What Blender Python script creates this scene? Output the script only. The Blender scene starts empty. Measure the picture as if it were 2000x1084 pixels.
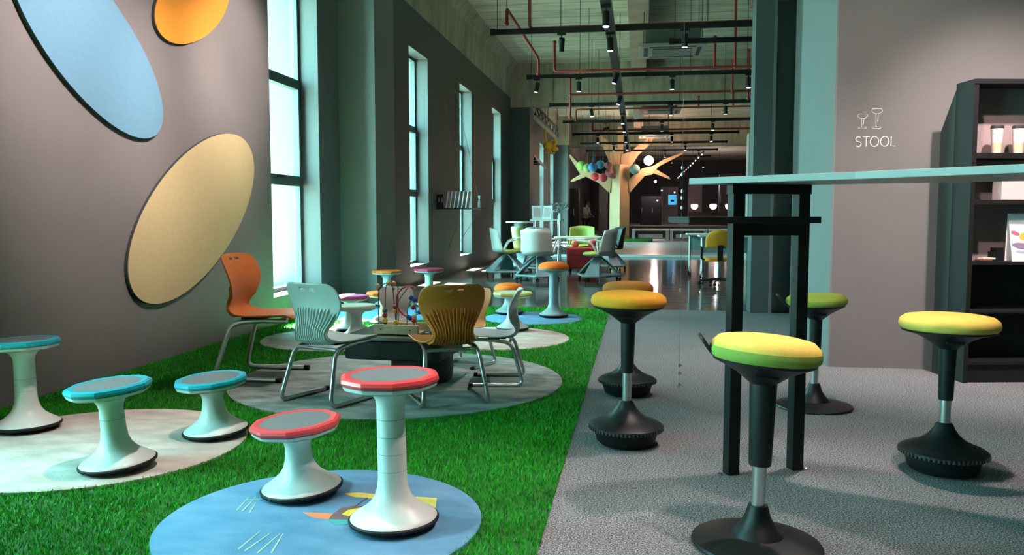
import bpy, bmesh, math, random
import numpy as np
from mathutils import Vector, Matrix, Euler
R = math.radians
PI = math.pi
random.seed(4)
rng = np.random.default_rng(4)
scene = bpy.context.scene
col = scene.collection

# ------------------------------------------------------------------ camera
cam_d = bpy.data.cameras.new('camera')
cam = bpy.data.objects.new('camera', cam_d)
col.objects.link(cam)
cam_d.sensor_width = 36.0
cam_d.lens = 36.0 * 1610 / 2000
cam_d.clip_start = 0.05
cam_d.clip_end = 300
cam.location = (0, 0, 1.05)
cam.rotation_euler = (R(90 - 4.2626), 0, R(8.698))
scene.camera = cam

# ------------------------------------------------------------------ sky, sun, exposure
w = bpy.data.worlds.new('sky')
scene.world = w
w.use_nodes = True
bg = w.node_tree.nodes['Background']
bg.inputs[0].default_value = (0.40, 0.94, 0.96, 1)
bg.inputs[1].default_value = 32.0
sun_d = bpy.data.lights.new('sun', 'SUN')
sun_d.energy = 230
sun_d.color = (1.0, 0.97, 0.9)
sun_d.angle = R(0.6)
sun = bpy.data.objects.new('sun', sun_d)
col.objects.link(sun)
# steep sun from the window side, leaning a little towards the viewer
sun.rotation_euler = Vector((0.40, -0.20, -0.92)).to_track_quat('-Z', 'Y').to_euler()
vs = scene.view_settings
vs.view_transform = 'Standard'
vs.look = 'None'
vs.gamma = 1
vs.use_curve_mapping = False
vs.exposure = 0.5
scene.cycles.max_bounces = 8
scene.cycles.diffuse_bounces = 4
scene.cycles.glossy_bounces = 3
scene.cycles.transparent_max_bounces = 12
scene.cycles.caustics_reflective = False
scene.cycles.caustics_refractive = False
scene.cycles.sample_clamp_indirect = 4

WARM = (1.0, 0.79, 0.75)

# ------------------------------------------------------------------ materials
MATS = {}
def mat(name, color, rough=0.5, metal=0.0, var=0.0, scale=8.0, bump=0.0, bscale=None, spec=0.5,
        emit=None, estr=0.0, color2=None, stretch=(1, 1, 1), coat=0.0, detail=4.0):
    """principled material; a noise field gives slight colour variation and fine relief"""
    if name in MATS: return MATS[name]
    m = bpy.data.materials.new(name); m.use_nodes = True
    nt = m.node_tree; b = nt.nodes['Principled BSDF']
    b.inputs['Base Color'].default_value = (*color, 1)
    b.inputs['Roughness'].default_value = rough
    b.inputs['Metallic'].default_value = metal
    b.inputs['Specular IOR Level'].default_value = spec
    if coat: b.inputs['Coat Weight'].default_value = coat
    if emit:
        b.inputs['Emission Color'].default_value = (*emit, 1)
        b.inputs['Emission Strength'].default_value = estr
    tc = nt.nodes.new('ShaderNodeTexCoord'); mp = nt.nodes.new('ShaderNodeMapping')
    mp.inputs['Scale'].default_value = stretch
    nt.links.new(tc.outputs['Object'], mp.inputs['Vector'])
    no = nt.nodes.new('ShaderNodeTexNoise'); no.inputs['Scale'].default_value = scale
    no.inputs['Detail'].default_value = detail
    nt.links.new(mp.outputs['Vector'], no.inputs['Vector'])
    if var or color2:
        rp = nt.nodes.new('ShaderNodeValToRGB')
        c2 = color2 if color2 else tuple(min(1, c * (1 + var)) for c in color)
        c1 = color if color2 else tuple(c * (1 - var) for c in color)
        rp.color_ramp.elements[0].position = 0.32; rp.color_ramp.elements[1].position = 0.68
        rp.color_ramp.elements[0].color = (*c1, 1); rp.color_ramp.elements[1].color = (*c2, 1)
        nt.links.new(no.outputs['Fac'], rp.inputs['Fac'])
        nt.links.new(rp.outputs['Color'], b.inputs['Base Color'])
    if bump:
        bn = nt.nodes.new('ShaderNodeTexNoise'); bn.inputs['Scale'].default_value = bscale or scale * 4
        bn.inputs['Detail'].default_value = 3
        nt.links.new(mp.outputs['Vector'], bn.inputs['Vector'])
        bp = nt.nodes.new('ShaderNodeBump'); bp.inputs['Strength'].default_value = bump
        bp.inputs['Distance'].default_value = 0.01
        nt.links.new(bn.outputs['Fac'], bp.inputs['Height'])
        nt.links.new(bp.outputs['Normal'], b.inputs['Normal'])
    MATS[name] = m
    return m

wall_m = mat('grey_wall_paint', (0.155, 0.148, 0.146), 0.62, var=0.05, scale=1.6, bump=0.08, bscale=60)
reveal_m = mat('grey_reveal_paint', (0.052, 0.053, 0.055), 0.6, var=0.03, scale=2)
pier_m = mat('pier_daylight_tone', (0.19, 0.20, 0.20), 0.6, var=0.03, scale=2)  # lighter than the partition: daylight on this face put into its colour
wall_d = mat('dark_teal_paint', (0.06, 0.085, 0.085), 0.55, var=0.06, scale=2.0)
black_m = mat('black_metal', (0.006, 0.007, 0.0075), 0.5, spec=0.3, var=0.2, scale=12)
trackm = mat('black_track_paint', (0.006, 0.007, 0.008), 0.45, var=0.2, scale=12)
plastic_k = mat('black_plastic', (0.0075, 0.010, 0.0105), 0.45, spec=0.35, var=0.15, scale=20, bump=0.05, bscale=300)
rubber = mat('black_rubber', (0.006, 0.007, 0.008), 0.6, spec=0.3, var=0.2, scale=20)
white_p = mat('white_plastic', (0.72, 0.76, 0.74), 0.36, var=0.03, scale=6)
chrome = mat('chrome_tube', (0.62, 0.63, 0.63), 0.3, 1.0, var=0.05, scale=20)
silver = mat('brushed_aluminium', (0.62, 0.62, 0.62), 0.34, 1.0, var=0.08, scale=40, stretch=(1, 1, 0.05))
wood_b = mat('beech_wood', (0.66, 0.52, 0.34), 0.5, var=0.12, scale=6, stretch=(1, 8, 8))
red_pipe = mat('red_pipe_paint', (0.30, 0.025, 0.018), 0.45, var=0.2, scale=3)

def node_floor(name, kind):
    m = bpy.data.materials.new(name); m.use_nodes = True
    nt = m.node_tree; L = nt.links; b = nt.nodes['Principled BSDF']
    tc = nt.nodes.new('ShaderNodeTexCoord')
    def noise(scale, detail=4, st=(1, 1, 1), rough=0.5):
        mp = nt.nodes.new('ShaderNodeMapping'); mp.inputs['Scale'].default_value = st
        L.new(tc.outputs['Object'], mp.inputs['Vector'])
        n = nt.nodes.new('ShaderNodeTexNoise'); n.inputs['Scale'].default_value = scale
        n.inputs['Detail'].default_value = detail; n.inputs['Roughness'].default_value = rough
        L.new(mp.outputs['Vector'], n.inputs['Vector']); return n
    def ramp(src, stops):
        r = nt.nodes.new('ShaderNodeValToRGB'); cr = r.color_ramp
        while len(cr.elements) < len(stops): cr.elements.new(0.5)
        for e, (p, c) in zip(cr.elements, stops): e.position = p; e.color = (*c, 1)
        L.new(src, r.inputs['Fac']); return r
    def mixc(a, bb, fac=0.5, mode='MULTIPLY'):
        x = nt.nodes.new('ShaderNodeMix'); x.data_type = 'RGBA'; x.blend_type = mode
        x.inputs[0].default_value = fac; L.new(a, x.inputs[6]); L.new(bb, x.inputs[7]); return x.outputs[2]
    def bump(src, s, d=0.01):
        bp = nt.nodes.new('ShaderNodeBump'); bp.inputs['Strength'].default_value = s
        bp.inputs['Distance'].default_value = d
        L.new(src, bp.inputs['Height']); L.new(bp.outputs['Normal'], b.inputs['Normal'])
    if kind == 'carpet':
        n = noise(170, 2, rough=0.8); n2 = noise(1.3, 4)
        r = ramp(n.outputs['Fac'], [(0.40, (0.045, 0.051, 0.057)), (0.5, (0.150, 0.158, 0.168)), (0.60, (0.43, 0.43, 0.44))])
        r2 = ramp(n2.outputs['Fac'], [(0.3, (0.86, 0.86, 0.86)), (0.7, (1, 1, 1))])
        L.new(mixc(r.outputs['Color'], r2.outputs['Color'], 1.0), b.inputs['Base Color'])
        b.inputs['Roughness'].default_value = 0.95; b.inputs['Specular IOR Level'].default_value = 0.1
        bump(n.outputs['Fac'], 0.18, 0.004)
    elif kind == 'gloss':
        n = noise(2.2, 5, (0.25, 2.2, 1)); n2 = noise(24, 4, (0.2, 2, 1))
        r = ramp(n.outputs['Fac'], [(0.3, (0.050, 0.041, 0.037)), (0.7, (0.105, 0.088, 0.078))])
        r2 = ramp(n2.outputs['Fac'], [(0.3, (0.7, 0.7, 0.7)), (0.7, (1, 1, 1))])
        L.new(mixc(r.outputs['Color'], r2.outputs['Color'], 1.0), b.inputs['Base Color'])
        b.inputs['Roughness'].default_value = 0.10; b.inputs['Specular IOR Level'].default_value = 0.38
        n3 = noise(3.5, 2, (0.5, 1.6, 1)); bump(n3.outputs['Fac'], 0.12, 0.02)
    elif kind == 'farfloor':
        n = noise(1.2, 4, (0.3, 2, 1)); r = ramp(n.outputs['Fac'], [(0.3, (0.30, 0.32, 0.34)), (0.7, (0.42, 0.43, 0.45))])
        L.new(r.outputs['Color'], b.inputs['Base Color']); b.inputs['Roughness'].default_value = 0.35
    elif kind == 'concrete':
        n = noise(0.55, 8, (1, 2.2, 1.4), 0.65); n2 = noise(3.2, 6, (0.3, 3.5, 3), 0.6); n3 = noise(38, 3)
        r = ramp(n.outputs['Fac'], [(0.28, (0.50, 0.48, 0.38)), (0.5, (0.72, 0.70, 0.58)), (0.72, (0.86, 0.84, 0.73))])
        r2 = ramp(n2.outputs['Fac'], [(0.34, (0.58, 0.56, 0.52)), (0.56, (1, 1, 1))])
        c = mixc(r.outputs['Color'], r2.outputs['Color'], 0.8)
        # board marks left by the formwork
        wv = nt.nodes.new('ShaderNodeTexWave'); wv.wave_type = 'BANDS'; wv.bands_direction = 'Y'
        wv.inputs['Scale'].default_value = 0.55; wv.inputs['Distortion'].default_value = 0.6
        wv.inputs['Detail'].default_value = 2
        L.new(tc.outputs['Object'], wv.inputs['Vector'])
        r3 = ramp(wv.outputs['Fac'], [(0.0, (0.55, 0.54, 0.5)), (0.05, (1, 1, 1))])
        L.new(mixc(c, r3.outputs['Color'], 0.8), b.inputs['Base Color'])
        b.inputs['Roughness'].default_value = 0.85; b.inputs['Specular IOR Level'].default_value = 0.25
        bump(n3.outputs['Fac'], 0.25, 0.02)
    elif kind == 'beam':
        n = noise(0.9, 8, (2, 1.2, 1), 0.65); n2 = noise(2.4, 6, (3, 3, 0.35), 0.6); n3 = noise(30, 3)
        r = ramp(n.outputs['Fac'], [(0.28, (0.32, 0.285, 0.21)), (0.55, (0.52, 0.48, 0.37)), (0.75, (0.66, 0.61, 0.49))])
        r2 = ramp(n2.outputs['Fac'], [(0.36, (0.55, 0.5, 0.44)), (0.55, (1, 1, 1))])
        L.new(mixc(r.outputs['Color'], r2.outputs['Color'], 0.5), b.inputs['Base Color'])
        b.inputs['Roughness'].default_value = 0.88; bump(n3.outputs['Fac'], 0.25, 0.02)
    return m
carpet_m = node_floor('grey_speckled_carpet', 'carpet')
gloss_m = node_floor('dark_polished_floor', 'gloss')
farfloor_m = node_floor('pale_grey_floor', 'farfloor')
conc_m = node_floor('board_marked_concrete', 'concrete')
beam_m = node_floor('stained_concrete', 'beam')

# window pane: mostly clear with a faint sheen
pane_m = bpy.data.materials.new('window_glass'); pane_m.use_nodes = True
_n = pane_m.node_tree; _n.nodes.remove(_n.nodes['Principled BSDF'])
_t = _n.nodes.new('ShaderNodeBsdfTransparent'); _t.inputs[0].default_value = (0.93, 0.98, 0.97, 1)
_g = _n.nodes.new('ShaderNodeBsdfGlossy'); _g.inputs['Roughness'].default_value = 0.02
_x = _n.nodes.new('ShaderNodeMixShader'); _x.inputs[0].default_value = 0.05
_n.links.new(_t.outputs[0], _x.inputs[1]); _n.links.new(_g.outputs[0], _x.inputs[2])
_n.links.new(_x.outputs[0], _n.nodes['Material Output'].inputs[0])

# ------------------------------------------------------------------ mesh helpers
class MB:
    def __init__(s): s.v = []; s.f = []
    def add(s, vs, fs):
        o = len(s.v); s.v += [tuple(p) for p in vs]; s.f += [tuple(i + o for i in f) for f in fs]; return s
    def box(s, c, d, rz=0, rx=0, ry=0):
        M = Euler((rx, ry, rz)).to_matrix(); c = Vector(c)
        vs = [c + M @ Vector((x * d[0] / 2, y * d[1] / 2, z * d[2] / 2)) for x in (-1, 1) for y in (-1, 1) for z in (-1, 1)]
        return s.add(vs, [(0, 1, 3, 2), (4, 6, 7, 5), (0, 4, 5, 1), (2, 3, 7, 6), (0, 2, 6, 4), (1, 5, 7, 3)])
    def bb(s, a, b):
        return s.box([(p + q) / 2 for p, q in zip(a, b)], [abs(q - p) for p, q in zip(a, b)])
    def lathe(s, prof, seg=32, mod=None, c=(0, 0, 0), cap=True):
        vs = []; n = len(prof)
        for k in range(seg):
            a = 2 * PI * k / seg
            for (r, z) in prof:
                q = r * (mod(a, r, z) if mod else 1)
                vs.append((c[0] + q * math.cos(a), c[1] + q * math.sin(a), c[2] + z))
        fs = []
        for k in range(seg):
            k2 = (k + 1) % seg
            for i in range(n - 1): fs.append((k * n + i, k2 * n + i, k2 * n + i + 1, k * n + i + 1))
        if cap:
            if prof[0][0] > 1e-6: fs.append(tuple(k * n for k in range(seg))[::-1])
            if prof[-1][0] > 1e-6: fs.append(tuple(k * n + n - 1 for k in range(seg)))
        return s.add(vs, fs)
    def tube(s, path, r, seg=8, caps=True):
        P = [Vector(p) for p in path]; n = len(P); vs = []; up = None
        for i in range(n):
            t = (P[min(i + 1, n - 1)] - P[max(i - 1, 0)])
            if t.length < 1e-9: t = Vector((0, 0, 1))
            t.normalize()
            if up is None:
                up = t.orthogonal().normalized()
            else:
                up = (up - t * up.dot(t)); up = up.normalized() if up.length > 1e-6 else t.orthogonal().normalized()
            b = t.cross(up); rr = r[i] if isinstance(r, (list, tuple)) else r
            for k in range(seg):
                a = 2 * PI * k / seg; vs.append(P[i] + (up * math.cos(a) + b * math.sin(a)) * rr)
        fs = [(i * seg + k, i * seg + (k + 1) % seg, (i + 1) * seg + (k + 1) % seg, (i + 1) * seg + k) for i in range(n - 1) for k in range(seg)]
        if caps: fs += [tuple(range(seg))[::-1], tuple((n - 1) * seg + k for k in range(seg))]
        return s.add(vs, fs)
    def prism(s, poly, z0, z1):
        n = len(poly)
        vs = [(x, y, z0) for x, y in poly] + [(x, y, z1) for x, y in poly]
        return s.add(vs, [tuple(range(n))[::-1], tuple(range(n, 2 * n))] + [(i, (i + 1) % n, n + (i + 1) % n, n + i) for i in range(n)])
    def prism_y(s, poly, y0, y1):
        n = len(poly)
        vs = [(x, y0, z) for x, z in poly] + [(x, y1, z) for x, z in poly]
        return s.add(vs, [tuple(range(n)), tuple(range(n, 2 * n))[::-1]] + [((i + 1) % n, i, n + i, n + (i + 1) % n) for i in range(n)])
    def ball(s, c, r, seg=14, rings=9, sc=(1, 1, 1)):
        vs = [(c[0], c[1], c[2] - r * sc[2])]
        for i in range(1, rings):
            t = PI * i / rings
            for k in range(seg):
                a = 2 * PI * k / seg
                vs.append((c[0] + r * sc[0] * math.sin(t) * math.cos(a), c[1] + r * sc[1] * math.sin(t) * math.sin(a), c[2] - r * sc[2] * math.cos(t)))
        vs.append((c[0], c[1], c[2] + r * sc[2])); L = len(vs) - 1; fs = []
        for k in range(seg):
            k2 = (k + 1) % seg
            fs.append((0, 1 + k2, 1 + k)); fs.append((L, L - seg + k, L - seg + k2))
            for i in range(rings - 2): fs.append((1 + i * seg + k, 1 + i * seg + k2, 1 + (i + 1) * seg + k2, 1 + (i + 1) * seg + k))
        return s.add(vs, fs)
    def build(s, name, m, parent=None, smooth=True, bevel=0, ang=38, loc=None, rot=None):
        me = bpy.data.meshes.new(name); me.from_pydata(s.v, [], s.f); me.update()
        bm = bmesh.new(); bm.from_mesh(me); bmesh.ops.recalc_face_normals(bm, faces=bm.faces); bm.to_mesh(me); bm.free()
        if smooth:
            me.shade_smooth(); me.set_sharp_from_angle(angle=R(ang))
        me.materials.append(m)
        o = bpy.data.objects.new(name, me); col.objects.link(o)
        if parent: o.parent = parent
        if loc: o.location = loc
        if rot: o.rotation_euler = rot
        if bevel:
            bv = o.modifiers.new('bevel', 'BEVEL'); bv.width = bevel; bv.segments = 2; bv.limit_method = 'ANGLE'; bv.angle_limit = R(40)
        return o

def tag(o, label=None, cat=None, group=None, kind=None):
    if label: o['label'] = label
    if cat: o['category'] = cat
    if group: o['group'] = group
    if kind: o['kind'] = kind
    return o
def thing(name, label, cat, loc=(0, 0, 0), rz=0, group=None, scale=1.0, rot=None):
    o = bpy.data.objects.new(name, None); col.objects.link(o); o.empty_display_size = 0.1
    o.location = loc; o.rotation_euler = rot if rot else (0, 0, rz); o.scale = (scale,) * 3
    return tag(o, label, cat, group)
def structure(name, mb, m, parent=None, label=None, **k):
    o = mb.build(name, m, parent, **k)
    if not parent: o['kind'] = 'structure'
    if label: o['label'] = label
    return o
def rounded(path, rad=0.04, n=5):
    """polyline with its corners rounded"""
    P = [Vector(p) for p in path]; out = [P[0]]
    for i in range(1, len(P) - 1):
        a, b, c = P[i - 1], P[i], P[i + 1]
        d1 = min(rad, (a - b).length * 0.45); d2 = min(rad, (c - b).length * 0.45)
        p, q = b + (a - b).normalized() * d1, b + (c - b).normalized() * d2
        for k in range(n + 1):
            t = k / n; out.append(p * (1 - t) ** 2 + b * 2 * t * (1 - t) + q * t * t)
    out.append(P[-1]); return out
def arc(c, r, a0, a1, n=12):
    return [(c[0] + r * math.cos(R(a0 + (a1 - a0) * k / n)), c[1] + r * math.sin(R(a0 + (a1 - a0) * k / n))) for k in range(n + 1)]
def rrect(x0, x1, y0, y1, r, n=5):
    return arc((x1 - r, y1 - r), r, 0, 90, n) + arc((x0 + r, y1 - r), r, 90, 180, n) + arc((x0 + r, y0 + r), r, 180, 270, n) + arc((x1 - r, y0 + r), r, 270, 360, n)

# ================================================================== THE SETTING
XW = -3.42          # inner face of the window wall
ZB = 4.2            # underside of the edge beam
ZC = 5.1            # ceiling
WT = 0.58
# window openings of the left wall: (y0, y1, sill, head)
WIN = [(-2.6, -1.8, 0.27, 3.6), (-0.3, 0.5, 0.27, 3.6), (2.0, 2.85, 0.27, 3.6),
       (7.37, 8.58, 0.27, 3.6), (12.15, 13.28, 0.27, 3.6), (15.69, 16.85, 0.27, 3.6), (19.26, 20.5, 0.27, 3.6),
       (28.7, 29.95, 0.27, 3.6), (32.2, 33.4, 0.27, 3.6)]
def wall_run(name, ya, yb, wins, m):
    mb = MB(); y = ya
    for (a, b, z0, z1) in wins:
        mb.bb((XW - WT, y, -0.2), (XW, a, ZB)); mb.bb((XW - WT, a, -0.2), (XW, b, z0)); mb.bb((XW - WT, a, z1), (XW, b, ZB)); y = b
    mb.bb((XW - WT, y, -0.2), (XW, yb, ZB))
    return structure(name, mb, m, smooth=False)
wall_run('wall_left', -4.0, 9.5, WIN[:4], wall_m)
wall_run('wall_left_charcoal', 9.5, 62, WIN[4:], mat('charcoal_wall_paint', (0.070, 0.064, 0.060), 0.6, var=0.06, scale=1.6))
for i, (a, b, z0, z1) in enumerate(WIN):
    wdw = thing('window_%d' % (i + 1), None, None); wdw['kind'] = 'structure'
    xf = XW - 0.25; t = 0.05
    fr = MB()
    fr.bb((xf - 0.04, a, z0), (xf + 0.04, a + t, z1)); fr.bb((xf - 0.04, b - t, z0), (xf + 0.04, b, z1))
    fr.bb((xf - 0.04, a + t, z0), (xf + 0.04, b - t, z0 + t)); fr.bb((xf - 0.04, a + t, z1 - t), (xf + 0.04, b - t, z1))
    fr.build('window_frame', wall_d, wdw, smooth=False)
    for zz in (1.40, 2.47):
        MB().bb((xf - 0.04, a + t, zz - 0.03), (xf + 0.045, b - t, zz + 0.03)).build('transom', wall_d, wdw, smooth=False)
    # middle light is an opening casement with its own frame and handle
    # pale painted lining of the reveal
    g = 0.006; xo = XW - 0.29
    out = MB(); out.bb((XW - WT - .01, a - .001, z0 - .002), (xo, a + g, z1)).bb((XW - WT - .01, b - g, z0 - .002), (xo, b + .001, z1)).bb((XW - WT - .01, a, z1 - g), (xo, b, z1 + .002)).bb((XW - WT - .01, a, z0 - .002), (xo, b, z0 + g))
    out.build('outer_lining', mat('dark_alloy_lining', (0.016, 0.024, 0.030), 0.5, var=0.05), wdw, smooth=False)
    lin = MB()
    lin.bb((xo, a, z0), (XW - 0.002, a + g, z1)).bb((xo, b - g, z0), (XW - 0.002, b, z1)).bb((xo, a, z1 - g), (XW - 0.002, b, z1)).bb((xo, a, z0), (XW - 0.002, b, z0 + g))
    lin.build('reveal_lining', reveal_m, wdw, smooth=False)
    cs = MB(); e = 0.045; ca, cb, c0, c1 = a + t, b - t, 1.43, 2.44
    cs.bb((xf - 0.02, ca, c0), (xf + 0.06, ca + e, c1)); cs.bb((xf - 0.02, cb - e, c0), (xf + 0.06, cb, c1))
    cs.bb((xf - 0.02, ca + e, c0), (xf + 0.06, cb - e, c0 + e)); cs.bb((xf - 0.02, ca + e, c1 - e), (xf + 0.06, cb - e, c1))
    ca_o = cs.build('casement', wall_d, wdw, smooth=False)
    MB().bb((xf + 0.06, (a + b) / 2 - 0.06, c0 + 0.01), (xf + 0.09, (a + b) / 2 + 0.06, c0 + 0.035)).build('casement_handle', black_m, ca_o, smooth=False)
    for (p0, p1) in ((z0 + t, 1.37), (1.475, 2.395), (2.50, z1 - t)):
        MB().bb((xf - 0.012, a + t, p0), (xf - 0.006, b - t, p1)).build('pane', pane_m, wdw, smooth=False)
    pl = bpy.data.lights.new('daylight_portal', 'AREA'); pl.shape = 'RECTANGLE'; pl.size = b - a; pl.size_y = z1 - z0
    pl.cycles.is_portal = True
    po = bpy.data.objects.new('daylight_portal', pl); col.objects.link(po)
    po.location = (XW - WT - 0.02, (a + b) / 2, (z0 + z1) / 2)
    po.rotation_euler = Matrix(((0, 0, -1), (1, 0, 0), (0, -1, 0))).to_euler()   # shines towards +x
# clad columns in front of the window wall
for i, (y0, y1, xr, zt) in enumerate(((9.19, 9.95, -2.99, 5.1), (22.08, 22.9, -2.90, 3.95), (33.9, 34.9, -2.88, 3.95))):
    structure('wall_column_%d' % (i + 1), MB().bb((XW, y0, 0), (xr, y1, zt)), wall_d if i else mat('column_paint', (0.22, 0.225, 0.22), 0.6, var=0.05, scale=1.6), smooth=False)
for i in (1, 2):
    y0, y1, xr = ((22.08, 22.9, -2.90), (33.9, 34.9, -2.88))[i - 1]
    structure('trim_%d' % i, MB().bb((XW, y0, 3.95), (xr + 0.02, y1, ZC)), beam_m, smooth=False)
# edge beam over the windows, with a haunch towards the slab
eb = MB()
eb.add([(XW, -4, ZB), (XW, 62, ZB), (XW + 0.03, -4, 4.86), (XW + 0.03, 62, 4.86), (XW + 0.20, -4, ZC), (XW + 0.20, 62, ZC), (XW - WT, -4, ZB), (XW - WT, 62, ZB), (XW - WT, -4, ZC), (XW - WT, 62, ZC)],
       [(0, 1, 3, 2), (2, 3, 5, 4), (6, 7, 1, 0), (8, 9, 7, 6), (4, 5, 9, 8), (0, 2, 4, 8, 6), (1, 7, 9, 5, 3)])
structure('wall_edge_beam', eb, beam_m, smooth=False)
structure('ceiling', MB().bb((XW - WT, -4, ZC), (9, 62, ZC + 0.3)), conc_m, smooth=False)
# down-stand beams under the slab
brown_beam = mat('beam_warm_light_brown', (0.36, 0.25, 0.20), 0.85, var=0.2, scale=1.5, bump=0.2, bscale=30)  # brown stands in for warm light on the concrete
structure('ceiling_beam', MB().bb((-0.22, 6, 4.62), (0.14, 60, ZC)), brown_beam, smooth=False)
for k, yy in enumerate((22.2, 35.6)):
    structure('ceiling_beam', MB().bb((-2.88, yy, 4.0), (9, yy + 0.5, ZC)), beam_m, smooth=False)
# floors
structure('floor', MB().bb((-0.30, -4, -0.2), (9, 9.35, 0)), carpet_m, smooth=False)
structure('floor_polished', MB().bb((XW, 9.35, -0.2), (9, 21.4, -0.004)), gloss_m, smooth=False)
structure('floor_far', MB().bb((XW, 21.4, -0.2), (9, 62, 0.02)), farfloor_m, smooth=False)
structure('floor_step_edge', MB().bb((XW, 21.34, 0), (9, 21.44, 0.06)), mat('pale_edge_strip', (0.9, 0.89, 0.88), 0.3, var=0.05), smooth=False)
structure('floor_turf_base', MB().bb((XW, -4, -0.2), (-0.30, 9.35, 0.002)), mat('turf_backing', (0.012, 0.10, 0.012), 0.9, var=0.3, scale=30), smooth=False)
# right-hand partitions
structure('wall_stool_partition', MB().bb((1.33, 5.97, 0), (9, 7.2, ZC)), wall_m, smooth=False)
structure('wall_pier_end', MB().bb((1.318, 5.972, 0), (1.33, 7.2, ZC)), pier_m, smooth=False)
structure('wall_recess_side', MB().bb((1.62, 7.2, 0), (1.9, 9.2, ZC)), wall_m, smooth=False)
structure('wall_door_partition', MB().bb((1.21, 9.2, 0), (1.40, 9.5, ZC)).bb((1.40, 9.2, 3.36), (9, 9.5, ZC)).bb((1.9, 9.2, 0), (9, 9.5, 3.36)), wall_d, smooth=False)
dr = thing('door_1', None, None); dr['kind'] = 'structure'
MB().bb((1.43, 9.28, 0.005), (1.88, 9.33, 3.33)).build('door_leaf', wall_d, dr, smooth=False)
MB().bb((1.40, 9.19, 0), (1.43, 9.36, 3.36)).bb((1.43, 9.19, 3.33), (1.9, 9.36, 3.36)).build('door_frame', wall_m, dr, smooth=False)
MB().tube(rounded([(1.58, 9.28, 1.0), (1.58, 9.22, 1.0), (1.47, 9.22, 1.03)], 0.02), 0.011).build('door_handle', chrome, dr)
structure('wall_right', MB().bb((9, -4, 0), (9.2, 62, ZC)), wall_m, smooth=False)
structure('wall_back', MB().bb((XW - WT, -4.2, 0), (9.2, -4, ZC + 0.3)), wall_m, smooth=False)
structure('wall_far', MB().bb((XW - WT, 62, 0), (9.2, 62.2, ZC + 0.3)), mat('far_dark_wall', (0.06, 0.055, 0.06), 0.6, var=0.2, scale=0.6), smooth=False)
# ground and planting outside the windows
structure('ground_outside', MB().bb((-30, -30, -0.6), (XW - WT, 80, -0.4)), mat('pale_lawn_paving', (0.66, 0.66, 0.50), 0.8, var=0.1, scale=1), smooth=False)
# ================================================================== TURF AND RUGS
RUGS = [  # x, y, r, kind, label
    (-1.06, 2.63, 0.545, 'blue', 'blue round rug printed with a bird, under the two red stools'),
    (-2.45, 3.37, 0.67, 'cream', 'cream mottled round rug under the teal stools by the wall'),
    (-1.50, 5.03, 1.04, 'grey', 'large grey-green round rug under the low table and chairs'),
    (-2.50, 6.65, 0.65, 'pale', 'pale round rug behind the white chair, near the tall window'),
    (-1.22, 6.90, 0.65, 'cream', 'cream round rug on the turf behind the grey-white chair'),
    (-2.62, 8.42, 0.66, 'blue', 'pale blue round rug at the foot of the wall column'),
    (-1.05, 8.30, 0.50, 'blue', 'small blue round rug under the two orange-cushion stools')]
def rug_mat(k):
    c = dict(blue=((0.10, 0.27, 0.44), (0.17, 0.36, 0.55)), cream=((0.50, 0.47, 0.42), (0.80, 0.74, 0.68)),
             grey=((0.17, 0.24, 0.235), (0.42, 0.50, 0.475)), pale=((0.42, 0.48, 0.50), (0.70, 0.74, 0.74)))[k]
    return mat('rug_' + k, c[0], 0.95, color2=c[1], scale=4.5, bump=0.5, bscale=220, spec=0.1, detail=8, stretch=(1, 2.2, 1))
for (x, y, r, k, lb) in RUGS:
    o = MB().lathe([(0, 0.003), (r, 0.003), (r, 0.012), (r - 0.006, 0.016), (0, 0.016)], 96).build('round_rug', rug_mat(k), loc=(x, y, 0))
    tag(o, lb, 'rug', 'round rugs set in the turf')
    if lb.startswith('blue round'): blue_rug = o
# print on the blue rug: a bird with tufts of grass (flat colour inlaid in the pile)
def print_part(nm, pts, colr, dz=0.0):
    m = mat('print_%s' % nm, colr, 0.95, var=0.05, scale=40)
    MB().prism([(px - blue_rug.location.x, py - blue_rug.location.y) for px, py in pts], 0.0155, 0.0168 + dz).build('printed_' + nm, m, blue_rug, smooth=False)
print_part('head', [(-1.076, 2.882), (-1.027, 2.901), (-0.944, 2.891), (-0.825, 2.887), (-0.721, 2.886), (-0.696, 2.762), (-0.788, 2.758), (-0.807, 2.824), (-0.928, 2.843), (-1.029, 2.85)], (0.62, 0.60, 0.13))
print_part('body', [(-1.035, 2.621), (-1.039, 2.669), (-1.034, 2.731), (-0.997, 2.762), (-0.91, 2.776), (-0.872, 2.656), (-0.952, 2.634)], (0.17, 0.10, 0.10))
print_part('wing', [(-1.007, 2.674), (-1.0, 2.716), (-0.963, 2.747), (-0.909, 2.771), (-0.884, 2.693), (-0.935, 2.665), (-0.979, 2.659)], (0.75, 0.58, 0.06), 0.0006)
print_part('beak', [(-1.148, 2.672), (-1.042, 2.679), (-1.035, 2.621), (-1.098, 2.631)], (0.80, 0.24, 0.10))
print_part('teal_patch', [(-1.038, 2.621), (-0.95, 2.629), (-0.954, 2.591), (-0.992, 2.571)], (0.06, 0.36, 0.38), 0.0003)  # flat teal shape of the print
print_part('eye', [(-0.746 + 0.012 * math.cos(a), 2.79 + 0.012 * math.sin(a)) for a in np.linspace(0, 2 * PI, 10, endpoint=False)], (0.05, 0.04, 0.04), 0.0008)
for s in ((-0.99, 2.76, -0.975, 2.85), (-0.955, 2.765, -0.94, 2.852)):
    print_part('leg', [(s[0], s[1]), (s[0] + 0.004, s[1]), (s[2] + 0.004, s[3]), (s[2], s[3])], (0.08, 0.05, 0.10), 0.0003)
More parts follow.
